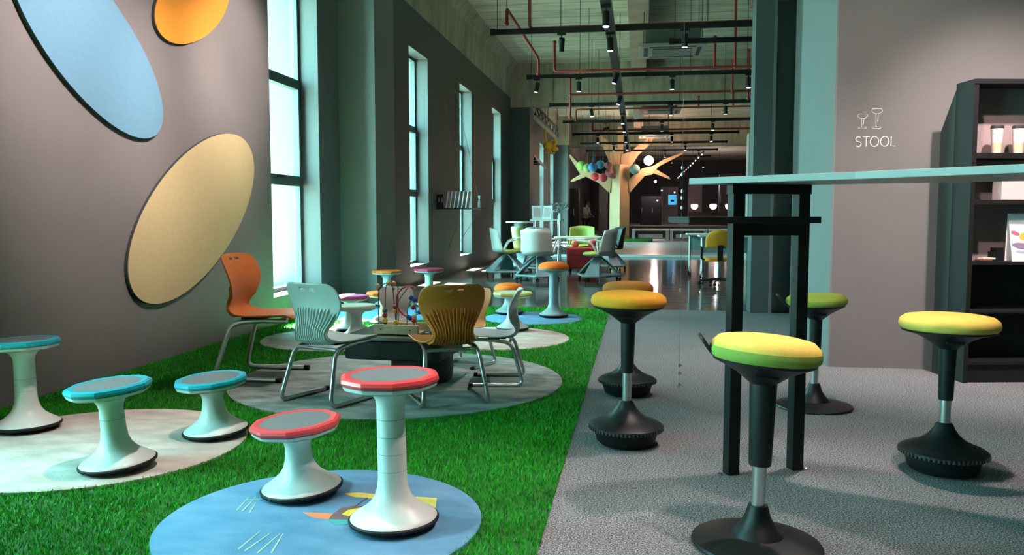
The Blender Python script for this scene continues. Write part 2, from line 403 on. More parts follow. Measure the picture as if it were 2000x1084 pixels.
for (a, b) in (((-1.388, 2.656), (-1.409, 2.792)), ((-1.364, 2.65), (-1.383, 2.796)), ((-1.332, 2.639), (-1.356, 2.739)), ((-1.405, 2.759), (-1.351, 2.778)),
               ((-1.219, 2.339), (-1.218, 2.491)), ((-1.193, 2.328), (-1.177, 2.48)), ((-1.147, 2.319), (-1.145, 2.48)), ((-1.105, 2.326), (-1.135, 2.478))):
    d = Vector((b[0] - a[0], b[1] - a[1])); n = Vector((-d.y, d.x)).normalized() * 0.0028
    print_part('grass_stroke', [(a[0] - n.x, a[1] - n.y), (a[0] + n.x, a[1] + n.y), (b[0] + n.x * .4, b[1] + n.y * .4), (b[0] - n.x * .4, b[1] - n.y * .4)], (0.45, 0.72, 0.45), 0.0003)

def turf():
    X, Y, D = [], [], []
    for (y0, y1, den, wd) in ((1.6, 4.2, 15000, 0.0030), (4.2, 6.4, 8500, 0.0042), (6.4, 9.33, 4200, 0.006)):
        n = int((y1 - y0) * 3.11 * den)
        X.append(rng.uniform(XW + 0.005, -0.30, n)); Y.append(rng.uniform(y0, y1, n)); D.append(np.full(n, wd))
    X = np.concatenate(X); Y = np.concatenate(Y); D = np.concatenate(D)
    keep = np.ones(len(X), bool)
    for (x, y, r, k, l) in RUGS: keep &= (X - x) ** 2 + (Y - y) ** 2 > (r - 0.004) ** 2
    # only what can come into view from about here
    keep &= X > -(Y * 0.72 + 0.9)
    X, Y, D = X[keep], Y[keep], D[keep]; n = len(X)
    H = rng.uniform(0.013, 0.024, n); A = rng.uniform(0, 2 * PI, n); Bn = rng.uniform(0.004, 0.018, n); L = rng.uniform(0, 2 * PI, n)
    dx, dy = np.cos(A) * D / 2, np.sin(A) * D / 2; lx, ly = np.cos(L) * Bn, np.sin(L) * Bn
    V = np.empty((n, 5, 3), np.float32)
    V[:, 0] = np.c_[X - dx, Y - dy, np.zeros(n)]; V[:, 1] = np.c_[X + dx, Y + dy, np.zeros(n)]
    V[:, 2] = np.c_[X + dx * .8 + lx * .35, Y + dy * .8 + ly * .35, H * .62]; V[:, 3] = np.c_[X - dx * .8 + lx * .35, Y - dy * .8 + ly * .35, H * .62]
    V[:, 4] = np.c_[X + lx, Y + ly, H]
    me = bpy.data.meshes.new('turf_grass')
    me.vertices.add(n * 5); me.vertices.foreach_set('co', V.ravel())
    idx = np.arange(n, dtype=np.int32)[:, None] * 5
    loops = np.concatenate([idx + np.array([[0, 1, 2, 3]]), idx + np.array([[3, 2, 4]])], axis=1).astype(np.int32)
    me.loops.add(n * 7); me.loops.foreach_set('vertex_index', loops.ravel())
    me.polygons.add(n * 2)
    st = np.empty((n, 2), np.int32); st[:, 0] = np.arange(n) * 7; st[:, 1] = st[:, 0] + 4
    me.polygons.foreach_set('loop_start', st.ravel())
    me.update(calc_edges=True); me.validate()
    m = bpy.data.materials.new('artificial_grass'); m.use_nodes = True; nt = m.node_tree; b = nt.nodes['Principled BSDF']
    g = nt.nodes.new('ShaderNodeNewGeometry'); rp = nt.nodes.new('ShaderNodeValToRGB')
    rp.color_ramp.elements[0].color = (0.009, 0.22, 0.006, 1); rp.color_ramp.elements[1].color = (0.028, 0.50, 0.010, 1)
    nt.links.new(g.outputs['Random Per Island'], rp.inputs['Fac']); nt.links.new(rp.outputs['Color'], b.inputs['Base Color'])
    b.inputs['Roughness'].default_value = 0.55; b.inputs['Specular IOR Level'].default_value = 0.25
    me.materials.append(m)
    o = bpy.data.objects.new('turf_grass', me); col.objects.link(o)
    tag(o, 'bright green artificial grass along the window wall', 'grass', kind='stuff')
turf()

# ================================================================== WALL ELLIPSES
def ellipse_panel(cy, cz, a, b, deg, colr, edge, label):
    o = thing('wall_panel', label, 'wall panel', (XW + 0.004, cy, cz), group='oval panels on the left wall')
    n = 96; P = []
    for k in range(n):
        t = 2 * PI * k / n; u, v = a * math.cos(t), b * math.sin(t)
        P.append((u * math.cos(R(deg)) - v * math.sin(R(deg)), u * math.sin(R(deg)) + v * math.cos(R(deg))))
    def slab(s, x0, x1):
        m = MB(); vs = [(x0, p * s, q * s) for p, q in P] + [(x1, p * s, q * s) for p, q in P]
        return m.add(vs, [tuple(range(n)), tuple(range(n, 2 * n))] + [(i, (i + 1) % n, n + (i + 1) % n, n + i) for i in range(n)])
    slab(1.0, 0.0, 0.020).build('panel_backing', edge, o)
    slab(0.996, 0.020, 0.026).build('panel_face', colr, o)
edge_m = mat('dark_felt_edge', (0.03, 0.04, 0.045), 0.8, var=0.1)
ellipse_panel(4.829, 2.121, 0.825, 0.377, 148.4, mat('felt_blue', (0.10, 0.235, 0.335), 0.85, var=0.03, scale=30, bump=0.1, bscale=300), edge_m, 'big blue slanting oval panel high on the left wall')
ellipse_panel(6.041, 2.685, 0.608, 0.261, 28.2, mat('felt_orange', (0.60, 0.235, 0.018), 0.85, var=0.03, scale=30, bump=0.1, bscale=300), edge_m, 'orange oval panel at the top of the left wall')
ellipse_panel(6.025, 1.082, 1.052, 0.472, 29.5, mat('felt_cream', (0.47, 0.39, 0.205), 0.85, var=0.03, scale=30, bump=0.1, bscale=300), edge_m, 'large cream oval panel on the wall above the orange chair')

# ================================================================== WOBBLE STOOLS
pad_m = mat('grey_rubber_pad', (0.16, 0.175, 0.185), 0.62, var=0.08, scale=60, bump=0.15, bscale=500)
seam_m = mat('seam_grey', (0.30, 0.33, 0.33), 0.6, var=0.05)
def facet(a, r, z):
    s = 2 * PI / 10; t = ((a + s / 2) % s) - s / 2
    return (math.cos(s / 2) / math.cos(t)) * 0.75 + 0.25
def wobble_stool(x, y, H, label, rim, tilt=(0, 0), shell=None, pad=None, base_z=0.014, rz=0.15, group='wobble stools on the turf', cushion=False, seams=True, sr=0.162):
    sh = shell or white_p
    lift = 0.150 * math.sin(math.hypot(*tilt)) * 0.35 if tilt != (0, 0) else 0
    t = thing('wobble_stool', label, 'stool', (x, y, base_z + lift), group=group, rot=(tilt[0], tilt[1], rz))
    H = H - base_z
    MB().lathe([(0, 0.0), (0.06, 0.0015), (0.11, 0.006), (0.140, 0.012), (0.151, 0.020), (0.152, 0.027), (0.148, 0.031), (0.10, 0.031)], 48, cap=False).build('rubber_base', rubber, t)
    prof = [(0.146, 0.029), (0.144, 0.034), (0.125, 0.046), (0.100, 0.062), (0.078, 0.080), (0.062, 0.102), (0.0525, 0.130), (0.0485, 0.165)]
    top = [(0.0465, H - 0.105), (0.050, H - 0.085), (0.060, H - 0.068), (0.080, H - 0.056), (0.110, H - 0.050), (0.140, H - 0.047)]
    MB().lathe([p for p in prof if p[1] < H - 0.12] + top, 40, cap=False).build('pedestal', sh, t)
    if seams:
        z = 0.15 if H < 0.4 else 0.19
        while z < H - 0.14:
            MB().lathe([(0.0470, z), (0.0486, z + 0.0002), (0.0486, z + 0.0014), (0.0470, z + 0.0016)], 36, cap=False).build('height_seam', seam_m, t)
            z += 0.058
    s = sr / 0.162
    MB().lathe([(0.10, H - 0.049), (0.140 * s, H - 0.047), (0.156 * s, H - 0.040), (0.161 * s, H - 0.030), (0.150 * s, H - 0.026)], 60, facet, cap=False).build('seat_shell', sh, t, ang=25)
    if cushion:
        MB().lathe([(0.14 * s, H - 0.032), (0.158 * s, H - 0.026), (0.160 * s, H - 0.012), (0.150 * s, H + 0.010), (0.125 * s, H + 0.030), (0.08 * s, H + 0.043), (0, H + 0.048)], 48, cap=False).build('cushion', rim, t)
    else:
        MB().lathe([(0.150 * s, H - 0.028), (0.163 * s, H - 0.026), (0.167 * s, H - 0.016), (0.164 * s, H - 0.005), (0.152 * s, H), (0.134 * s, H - 0.001), (0.128 * s, H - 0.004)], 60, facet, cap=False).build('seat_rim', rim, t, ang=25)
        MB().lathe([(0, H - 0.0025), (0.131 * s, H - 0.0025), (0.131 * s, H - 0.006)], 48, cap=False).build('seat_pad', pad or pad_m, t)
    return t
teal_r = mat('teal_plastic', (0.010, 0.36, 0.46), 0.35, var=0.03)
red_r = mat('coral_red_plastic', (0.72, 0.065, 0.075), 0.38, var=0.03)
pink_r = mat('pink_plastic', (0.72, 0.05, 0.22), 0.4, var=0.03)
oran_r = mat('orange_fabric', (0.80, 0.155, 0.010), 0.85, var=0.08, scale=40, bump=0.2, bscale=400)
crim_r = mat('crimson_plastic', (0.50, 0.03, 0.09), 0.4, var=0.03)
lime_r = mat('lime_plastic', (0.55, 0.62, 0.12), 0.4, var=0.03)
grey_s = mat('slate_grey_plastic', (0.24, 0.31, 0.33), 0.42, var=0.03)
wobble_stool(-2.93, 3.55, 0.455, 'tallest teal-rimmed white stool, at the left edge by the wall', teal_r, (R(-1), R(-1.5)))
wobble_stool(-2.105, 3.045, 0.368, 'tilted teal-rimmed white stool standing in front on the cream rug', teal_r, (R(1), R(-4.5)), rz=0.3)
wobble_stool(-1.965, 3.585, 0.292, 'shortest teal-rimmed white stool, at the right rim of the cream rug', teal_r, (R(0.5), R(-4)), rz=0.5)
wobble_stool(-1.231, 2.862, 0.295, 'short red-rimmed white stool, left one on the blue rug', red_r, (R(1), R(-4)), rz=0.2)
wobble_stool(-0.801, 2.612, 0.528, 'tall red-rimmed white stool at the front of the blue rug', red_r, (R(-0.5), R(-1)), rz=0.35)
wobble_stool(-2.57, 7.13, 0.335, 'white stool with sunlit pink seat behind the white chair', pink_r, pad=mat('pink_pad', (0.75, 0.16, 0.38), 0.6, var=0.05), seams=False)
wobble_stool(-2.33, 6.60, 0.31, 'low white stool with cream seat beside the pink-seated stool', mat('cream_plastic', (0.72, 0.70, 0.56), 0.4, var=0.03), pad=mat('cream_pad', (0.75, 0.74, 0.64), 0.6, var=0.05), seams=False, rz=0.4)
wobble_stool(-2.85, 9.12, 0.43, 'tall white stool with orange seat in front of the wall column', oran_r, cushion=False, pad=oran_r, seams=False, sr=0.17, rz=0.6)
wobble_stool(-2.40, 7.62, 0.325, 'low stool with orange seat behind the bead toy', oran_r, pad=oran_r, seams=False, shell=mat('pale_orange_plastic', (0.7, 0.42, 0.25), 0.4, var=0.03), sr=0.18, rz=0.9)
wobble_stool(-2.36, 9.15, 0.455, 'tall white stool with crimson seat at the far edge of the turf', crim_r, pad=mat('crimson_pad', (0.32, 0.07, 0.10), 0.6, var=0.05), seams=False, sr=0.17)
wobble_stool(-0.852, 8.39, 0.54, 'tall grey stool with domed orange cushion beside the polished floor', oran_r, shell=grey_s, cushion=True, seams=False)
wobble_stool(-1.345, 8.58, 0.30, 'short grey stool with domed orange cushion on the small blue rug', oran_r, shell=grey_s, cushion=True, seams=False)
wobble_stool(-1.12, 7.36, 0.365, 'grey-white stool with lime rim behind the grey-white chair', lime_r, shell=mat('pale_blue_plastic', (0.50, 0.60, 0.62), 0.4, var=0.03), pad=mat('pale_pad', (0.45, 0.52, 0.50), 0.6, var=0.05), seams=False, sr=0.178)

# ================================================================== KIDS' CHAIRS
def chair(x, y, head, label, shell, scale=1.0, tube_m=None, group='moulded shell chairs around the low table', hole=True):
    t = thing('shell_chair', label, 'chair', (x, y, 0.016), R(head), group, scale)
    # side profile from the seat front to the top of the back (x forward, z up) and half width
    key = [(0.185, 0.318, 0.150), (0.178, 0.333, 0.168), (0.150, 0.340, 0.180), (0.08, 0.338, 0.186), (0.0, 0.333, 0.184), (-0.07, 0.331, 0.174),
           (-0.125, 0.334, 0.152), (-0.165, 0.350, 0.128), (-0.184, 0.380, 0.116), (-0.182, 0.418, 0.122), (-0.170, 0.462, 0.146), (-0.163, 0.507, 0.170),
           (-0.168, 0.552, 0.185), (-0.184, 0.597, 0.187), (-0.203, 0.632, 0.178), (-0.216, 0.651, 0.160), (-0.227, 0.664, 0.135)]
    # refine the profile by Catmull-Rom
    P = []
    for i in range(len(key) - 1):
        p0, p1, p2, p3 = key[max(i - 1, 0)], key[i], key[i + 1], key[min(i + 2, len(key) - 1)]
        for k in range(2):
            u = k / 2
            P.append(tuple(0.5 * (2 * b + (c - a) * u + (2 * a - 5 * b + 4 * c - d) * u * u + (-a + 3 * b - 3 * c + d) * u ** 3) for a, b, c, d in zip(p0, p1, p2, p3)))
    P.append(key[-1])
    NC = 46; vs = []; rows = len(P)
    for (px, pz, hw) in P:
        for j in range(NC + 1):
            s = -1 + 2 * j / NC
            back = max(0, min(1, (pz - 0.36) / 0.08))
            bow = (s * s) * (0.030 * back) ; dish = (s * s) * 0.014 * (1 - back)
            vs.append((px + bow, s * hw, pz + dish))
    fs = []
    for i in range(rows - 1):
        zc = (P[i][1] + P[i + 1][1]) / 2
        for j in range(NC):
            grip = hole and 0.628 < zc < 0.646 and (NC // 2 - 7 <= j <= NC // 2 - 3 or NC // 2 + 2 <= j <= NC // 2 + 6)
            if not grip: fs.append((i * (NC + 1) + j, i * (NC + 1) + j + 1, (i + 1) * (NC + 1) + j + 1, (i + 1) * (NC + 1) + j))
    sh = MB().add(vs, fs).build('seat_shell', shell, t, ang=60)
    so = sh.modifiers.new('thickness', 'SOLIDIFY'); so.thickness = 0.008; so.offset = 0
    # fan of stiffening ribs on the rear of the backrest
    rows_r = [i for i in range(rows) if P[i][0] < -0.10 and P[i][1] < 0.535]
    for k in range(15):
        s = -0.90 + 1.80 * k / 14; topz = 0.545 - 0.035 * s * s
        path = []
        for i in rows_r:
            if P[i][1] > topz: break
            px, pz, hw = P[i]; back = max(0, min(1, (pz - 0.36) / 0.08))
            px2, pz2 = P[min(i + 1, rows - 1)][:2]; px1, pz1 = P[i - 1][:2]
            tx, tz = px2 - px1, pz2 - pz1; ln = math.hypot(tx, tz); nx, nz = -tz / ln, tx / ln
            if nx > 0 or nz > 0.9: nx, nz = -abs(nx), -abs(nz)
            path.append((Vector((px + s * s * 0.030 * back, s * hw * 1.0, pz + s * s * 0.014 * (1 - back))), Vector((nx, 0, nz))))
        m = MB(); n_ = len(path); vv = []
        for q, (c_, nn) in enumerate(path):
            d = 0.018 if 0 < q < n_ - 1 else 0.004
            for w_ in (-0.0022, 0.0022):
                vv += [c_ + nn * 0.002 + Vector((0, w_, 0)), c_ + nn * d + Vector((0, w_, 0))]
        ff = []
        for q in range(n_ - 1):
            o = q * 4; e = o + 4
            ff += [(o, o + 1, e + 1, e), (o + 2, e + 2, e + 3, o + 3), (o + 1, o + 3, e + 3, e + 1)]
        ff += [(0, 2, 3, 1), (n_ * 4 - 4, n_ * 4 - 3, n_ * 4 - 1, n_ * 4 - 2)]
        m.add(vv, ff).build('back_rib', shell, t)
    tm = tube_m or chrome
    for sd in (-1, 1):
        path = rounded([(0.155, sd * 0.125, 0.318), (-0.02, sd * 0.135, 0.318), (-0.150, sd * 0.150, 0.300), (-0.235, sd * 0.185, 0.013), (0.135, sd * 0.185, 0.013)], 0.055, 6)
        MB().tube(path, 0.0130, 12).build('leg', tm, t)
        MB().tube([(0.115, sd * 0.185, 0.0145), (0.143, sd * 0.185, 0.0145)], 0.0145, 12).build('foot_cap', rubber, t)
    MB().tube([(-0.138, -0.147, 0.301), (-0.138, 0.147, 0.301)], 0.010, 8).build('cross_tube', tm, t)
    MB().tube([(0.10, -0.128, 0.318), (0.10, 0.128, 0.318)], 0.009, 8).build('cross_tube', tm, t)
    MB().box((-0.05, 0, 0.3265), (0.12, 0.22, 0.010)).build('seat_mount', rubber, t, smooth=False)
    return t
ch_or = mat('orange_shell', (0.66, 0.17, 0.035), 0.42, var=0.03)
ch_wh = mat('white_shell', (0.70, 0.80, 0.79), 0.4, var=0.02)
ch_br = mat('caramel_shell', (0.76, 0.245, 0.045), 0.42, var=0.03)
ch_gw = mat('grey_white_shell', (0.48, 0.54, 0.55), 0.4, var=0.02)
ch_be = mat('beige_shell', (0.66, 0.44, 0.20), 0.42, var=0.02)
ch_gr = mat('warm_grey_shell', (0.44, 0.43, 0.42), 0.45, var=0.02)
chair(-2.35, 5.0, 0, 'orange shell chair seen from the side, below the cream oval', ch_or, 1.19)
chair(-1.70, 4.43, 68, 'white shell chair turned away, left of the low table', ch_wh, 1.01)
chair(-1.075, 4.52, 118, 'caramel brown shell chair with slotted back to the viewer', ch_br, 1.0)
chair(-0.90, 5.03, 186, 'grey-white shell chair in profile at the right of the low table', ch_gw, 0.88)
chair(-1.19, 5.54, 247, 'beige shell chair half hidden behind the caramel chair', ch_be, 0.80)
chair(-1.86, 6.12, 278, 'warm grey shell chair facing the viewer behind the low table', ch_gr, 0.72)

# ================================================================== LOW TABLE AND BEAD TOY
t = thing('low_table', 'low dark table with reflective glass top on the grey rug', 'table', (-1.45, 5.02, 0.016), R(-4))
MB().prism(rrect(-0.32, 0.32, -0.29, 0.29, 0.04), 0.285, 0.305).build('table_top', mat('smoked_glass', (0.10, 0.115, 0.11), 0.06, spec=0.9, var=0.05, coat=0.6), t, bevel=0.003)
MB().prism(rrect(-0.31, 0.31, -0.28, 0.28, 0.06), 0.165, 0.285).build('apron', mat('petrol_black', (0.010, 0.022, 0.026), 0.5, var=0.1), t, bevel=0.01)
MB().lathe([(0, 0.0), (0.17, 0.0), (0.19, 0.02), (0.195, 0.08), (0.195, 0.165), (0, 0.165)], 40, c=(0.11, 0.0, 0)).build('drum_base', MATS['petrol_black'], t)

bt = thing('bead_maze', 'wooden bead maze toy standing on the low table', 'toy', (-1.455, 4.93, 0.322), R(-6))
MB().bb((-0.145, -0.085, 0.004), (0.145, -0.060, 0.062)).build('front_rail', wood_b, bt, bevel=0.003)
MB().bb((-0.120, 0.060, 0.004), (0.170, 0.085, 0.062)).build('back_rail', wood_b, bt, bevel=0.003)
MB().bb((-0.142, -0.060, 0.0), (0.142, 0.060, 0.014)).build('base_board', wood_b, bt, bevel=0.002)
for sx in (-0.095, 0.095):
    MB().tube([(sx, -0.087, 0.033), (sx, -0.083, 0.033)], 0.005, 10).build('screw', black_m, bt)
wm = [mat('wire_' + n, c, 0.4, var=0.02) for n, c in (('grey', (0.05, 0.06, 0.06)), ('red', (0.45, 0.03, 0.04)), ('green', (0.02, 0.22, 0.16)), ('blue', (0.02, 0.06, 0.30)))]
def wire(pts, m): MB().tube(rounded(pts, 0.05, 6), 0.0032, 8).build('wire', m, bt)
wire([(-0.115, -0.072, 0.06), (-0.115, -0.072, 0.30), (-0.045, 0.07, 0.33), (-0.045, 0.07, 0.06)], wm[0])
wire([(-0.085, -0.05, 0.014), (-0.085, -0.03, 0.31), (-0.065, 0.03, 0.31), (-0.055, 0.05, 0.10), (-0.05, 0.05, 0.014)], wm[0])
MB().tube([(0.055 + 0.085 * math.cos(a), 0.01, 0.20 + 0.095 * math.sin(a)) for a in np.linspace(R(60), R(290), 22)], 0.0055, 8).build('wire', wm[1], bt)
wire([(0.0, -0.072, 0.06), (0.0, -0.06, 0.20), (0.055, 0.01, 0.295)], wm[0])
wire([(0.055, -0.04, 0.014), (0.055, -0.02, 0.17), (0.075, 0, 0.22), (0.095, 0.02, 0.17), (0.10, 0.02, 0.014)], wm[2])
wire([(0.085, 0.01, 0.105), (0.13, 0.03, 0.14), (0.165, 0.07, 0.06)], wm[3])
wire([(0.12, -0.072, 0.06), (0.115, -0.05, 0.12), (0.06, -0.02, 0.09), (0.03, 0.03, 0.13)], wm[3])
bc = dict(red=(0.48, 0.02, 0.04), yellow=(0.72, 0.42, 0.02), blue=(0.02, 0.06, 0.36), green=(0.01, 0.14, 0.11), peach=(0.75, 0.36, 0.18), cream=(0.7, 0.55, 0.35))
bm_ = {k: mat('bead_' + k, c, 0.3, var=0.02, coat=0.3) for k, c in bc.items()}
def bead(x, y, z, c, r=0.016, flat=1.0): MB().ball((x, y, z), r, sc=(1, 1, flat)).build('bead', bm_[c], bt)
for a in ((-0.118, -0.072, 0.300, 'peach'), (-0.075, -0.01, 0.312, 'peach'), (-0.058, 0.03, 0.308, 'peach'), (-0.085, -0.046, 0.145, 'green'), (-0.085, -0.047, 0.115, 'red'), (-0.082, -0.048, 0.085, 'yellow'),
          (-0.055, 0.045, 0.16, 'red'), (-0.053, 0.048, 0.13, 'yellow'), (0.0, -0.072, 0.076, 'yellow'), (0.115, -0.066, 0.090, 'red'), (0.113, -0.055, 0.115, 'cream'), (0.06, -0.02, 0.105, 'blue'), (0.078, -0.03, 0.10, 'blue'),
          (0.085, 0.0, 0.165, 'red'), (0.07, 0.0, 0.225, 'blue'), (0.095, 0.0, 0.21, 'blue'), (0.12, 0.02, 0.135, 'blue'), (0.145, 0.05, 0.10, 'green')): bead(*a)
# ================================================================== BLACK-PEDESTAL STOOLS
cush = {k: mat('cushion_' + k, c, 0.85, var=0.05, scale=40, bump=0.15, bscale=420) for k, c in
        (('amber', (0.82, 0.34, 0.012)), ('rust', (0.62, 0.20, 0.02)), ('lemon', (0.80, 0.56, 0.10)), ('lime', (0.40, 0.46, 0.06)), ('green', (0.27, 0.38, 0.06)))}
def perch_stool(x, y, H, label, cushion, dome=True, sr=0.166, seat_rot=(0, 0, 0), lever=False, col_r=0.032, silver_z=(0.185, 0.335), rz=0, tilt=(0, 0), side=None, group='black-pedestal stools on the carpet', thick=0.062):
    t = thing('perch_stool', label, 'stool', (x, y, 0.0), group=group, rot=(tilt[0], tilt[1], rz))
    if dome:   # rocking base: deep tread under a conical cover
        MB().lathe([(0, 0.0), (0.08, 0.001), (0.120, 0.008), (0.134, 0.020), (0.150, 0.080), (0.10, 0.086)], 48, cap=False).build('rocker_tread', rubber, t)
        MB().lathe([(0.163, 0.078), (0.170, 0.084), (0.169, 0.093), (0.158, 0.101), (0.125, 0.113), (0.090, 0.130), (0.062, 0.152), (0.042, 0.178), (0.032, 0.200), (0.026, 0.206), (0.0, 0.206)], 56, cap=False).build('base_cover', plastic_k, t)
        rib = MB()
        for k in range(60):
            a = 2 * PI * k / 60; rib.box((0.167 * math.cos(a), 0.167 * math.sin(a), 0.083), (0.010, 0.008, 0.014), a)
        rib.build('ribbed_edge', mat('paler_black_plastic', (0.05, 0.055, 0.055), 0.4, var=0.3, scale=40), t, smooth=False)  # ribs in a paler black than the cover
        z0 = 0.19
    else:      # flat disc base with a separate cone
        r = 0.205
        MB().lathe([(0, 0.0), (r - 0.004, 0.0), (r, 0.006), (r - 0.004, 0.013), (0.16, 0.024), (0.10, 0.035), (0, 0.035)], 56, cap=False).build('base_disc', plastic_k, t)
        MB().lathe([(0.083, 0.032), (0.078, 0.042), (0.060, 0.062), (0.042, 0.092), (0.034, 0.120), (0.030, 0.132), (0, 0.132)], 40, cap=False).build('base_cone', plastic_k, t)
        MB().lathe([(0.082, 0.029), (0.089, 0.031), (0.089, 0.035), (0.082, 0.036)], 40, cap=False).build('cone_ring', rubber, t)
        z0 = 0.13
    s0, s1 = silver_z
    MB().lathe([(0, z0 - 0.03), (0.0215, z0 - 0.03), (0.0215, s1 + 0.02), (0, s1 + 0.02)], 28, cap=False).build('gas_lift', silver, t)
    zs = H - thick - 0.075
    MB().lathe([(0.022, s1), (col_r * 0.86, s1), (col_r * 0.89, s1 + 0.01), (col_r * 1.06, zs - 0.01), (col_r * 1.06, zs + 0.02), (0, zs + 0.02)], 32, cap=False).build('column', plastic_k, t)
    st = Euler(seat_rot)
    pan = MB().lathe([(0.034, -0.078), (0.050, -0.066), (0.085, -0.040), (0.125, -0.020), (sr - 0.012, -0.006), (sr - 0.010, 0.002), (0.0, 0.004)], 48, cap=False)
    po = pan.build('seat_pan', plastic_k, t, loc=(0, 0, H - thick), rot=seat_rot)
    MB().box((0.0, -0.075, -0.042), (0.07, 0.02, 0.012), rx=0.5).build('pan_rib', plastic_k, po, bevel=0.003)
    h = thick
    cu = MB().lathe([(0, 0.0), (sr - 0.014, 0.0), (sr - 0.002, 0.010), (sr, h * 0.38), (sr - 0.005, h * 0.66), (sr - 0.024, h * 0.90), (sr - 0.06, h * 1.0), (sr - 0.10, h * 0.99), (0, h * 0.955)], 56, cap=False)
    co = cu.build('cushion', cush[cushion], t, loc=(0, 0, H - thick), rot=seat_rot, ang=80)
    if side:   # contrasting side panel stitched round the cushion
        MB().lathe([(sr - 0.012, 0.001), (sr + 0.0005, 0.011), (sr + 0.0025, h * 0.36), (sr + 0.0005, h * 0.52)], 56, cap=False).build('side_panel', cush[side], co, ang=80)
    if lever:
        pts = rounded([(-0.115, -0.025, -0.012), (-0.165, -0.03, 0.01), (-0.205, -0.03, 0.062), (-0.205, 0.03, 0.062), (-0.165, 0.03, 0.01), (-0.115, 0.025, -0.012)], 0.02, 4)
        MB().tube(pts, 0.006, 8).build('lift_handle', plastic_k, po)
        MB().box((-0.182, 0, 0.037), (0.070, 0.058, 0.004), ry=R(48)).build('handle_web', plastic_k, po, smooth=False)
    return t
perch_stool(-0.047, 3.78, 0.705, 'amber-cushioned black stool at the turf edge, nearer of the two', 'amber', silver_z=(0.19, 0.335), tilt=(R(0.5), R(0.6)), sr=0.172)
perch_stool(-0.055, 4.86, 0.665, 'rust-orange cushioned black stool behind the amber one', 'rust', silver_z=(0.19, 0.30), sr=0.150)
perch_stool(0.385, 2.66, 0.672, 'yellow saddle-seat stool with lift handle in front of the high table', 'lemon', dome=False, seat_rot=(R(-1.5), R(3), 0), lever=True, silver_z=(0.13, 0.262), sr=0.170, side='green', col_r=0.040, tilt=(R(0), R(1.2)), thick=0.075)
perch_stool(1.25, 3.56, 0.650, 'yellow-green round stool on a rocking base in front of the bookcase', 'lemon', silver_z=(0.19, 0.300), tilt=(R(-0.5), R(0.5)), sr=0.188)
perch_stool(0.968, 4.69, 0.625, 'lime green stool on a flat black disc behind the high table leg', 'lime', dome=False, seat_rot=(0, R(-2), 0), lever=True, silver_z=(0.13, 0.235), sr=0.160, side='green')

# ================================================================== HIGH TABLE
t = thing('high_table', 'tall standing table with pale top and black steel legs', 'table', (0, 0, 0))
edge = mat('pale_table_laminate', (0.32, 0.36, 0.36), 0.4, var=0.03)
poly = [(0.20, 3.425), (0.74, 3.02), (1.22, 2.54), (1.95, 1.80), (2.75, 2.55), (1.5, 3.22), (0.78, 3.50), (0.66, 3.61)]
MB().prism(poly, 1.177, 1.203).build('table_top', edge, t, smooth=False, bevel=0.002)
ang = R(22.0); dv = Vector((math.cos(ang), math.sin(ang))); nv = Vector((-dv.y, dv.x))
L1 = Vector((0.385, 3.395)); L2 = Vector((0.655, 3.505))
for p in (L1, L2): MB().box((p.x, p.y, 0.589), (0.050, 0.050, 1.176), ang).build('leg', black_m, t, smooth=False, bevel=0.002)
c = (L1 + L2) / 2
MB().box((c.x, c.y, 1.157), (0.35, 0.05, 0.038), ang).build('top_rail', black_m, t, smooth=False)
MB().box((c.x, c.y, 1.000), (0.25, 0.045, 0.055), ang).build('cross_rail', black_m, t, smooth=False)
q = c + dv * (-0.135) - nv * 0.045
MB().box((q.x, q.y, 1.035), (0.56, 0.19, 0.026), ang).build('tray', black_m, t, smooth=False, bevel=0.002)
for p in (Vector((1.75, 2.28)), Vector((2.15, 2.62))):
    MB().box((p.x, p.y, 0.589), (0.050, 0.050, 1.176), R(40)).build('leg', black_m, t, smooth=False, bevel=0.002)
MB().box((1.95, 2.45, 1.157), (0.55, 0.05, 0.038), R(40)).build('top_rail', black_m, t, smooth=False)
for p in (L1 + Vector((-0.045, -0.02)), L2 + Vector((0.045, 0.0))):
    MB().lathe([(0, 0.0), (0.010, 0.0), (0.010, 0.006), (0.004, 0.010), (0, 0.010)], 12, c=(p.x, p.y, 0)).build('floor_bolt', chrome, t)

# hanging display cable with clips
t = thing('display_cable', 'thin steel display cable with clips hanging beside the high table', 'cable', (0.258, 5.09, 0))
MB().tube([(0, 0, 0.0), (0, 0, ZC)], 0.0009, 6).build('cable', mat('steel_cable', (0.25, 0.25, 0.25), 0.4, 1.0, var=0.1), t)
for z in (0.02, 0.09, 0.14, 0.60, 0.93, 1.02, 1.10, 1.16, 1.20, 1.30, 1.34):
    MB().lathe([(0, z - 0.010), (0.006, z - 0.010), (0.007, z), (0.006, z + 0.010), (0, z + 0.010)], 10).box((0.008, 0, z), (0.014, 0.006, 0.006)).build('cable_clip', chrome, t)

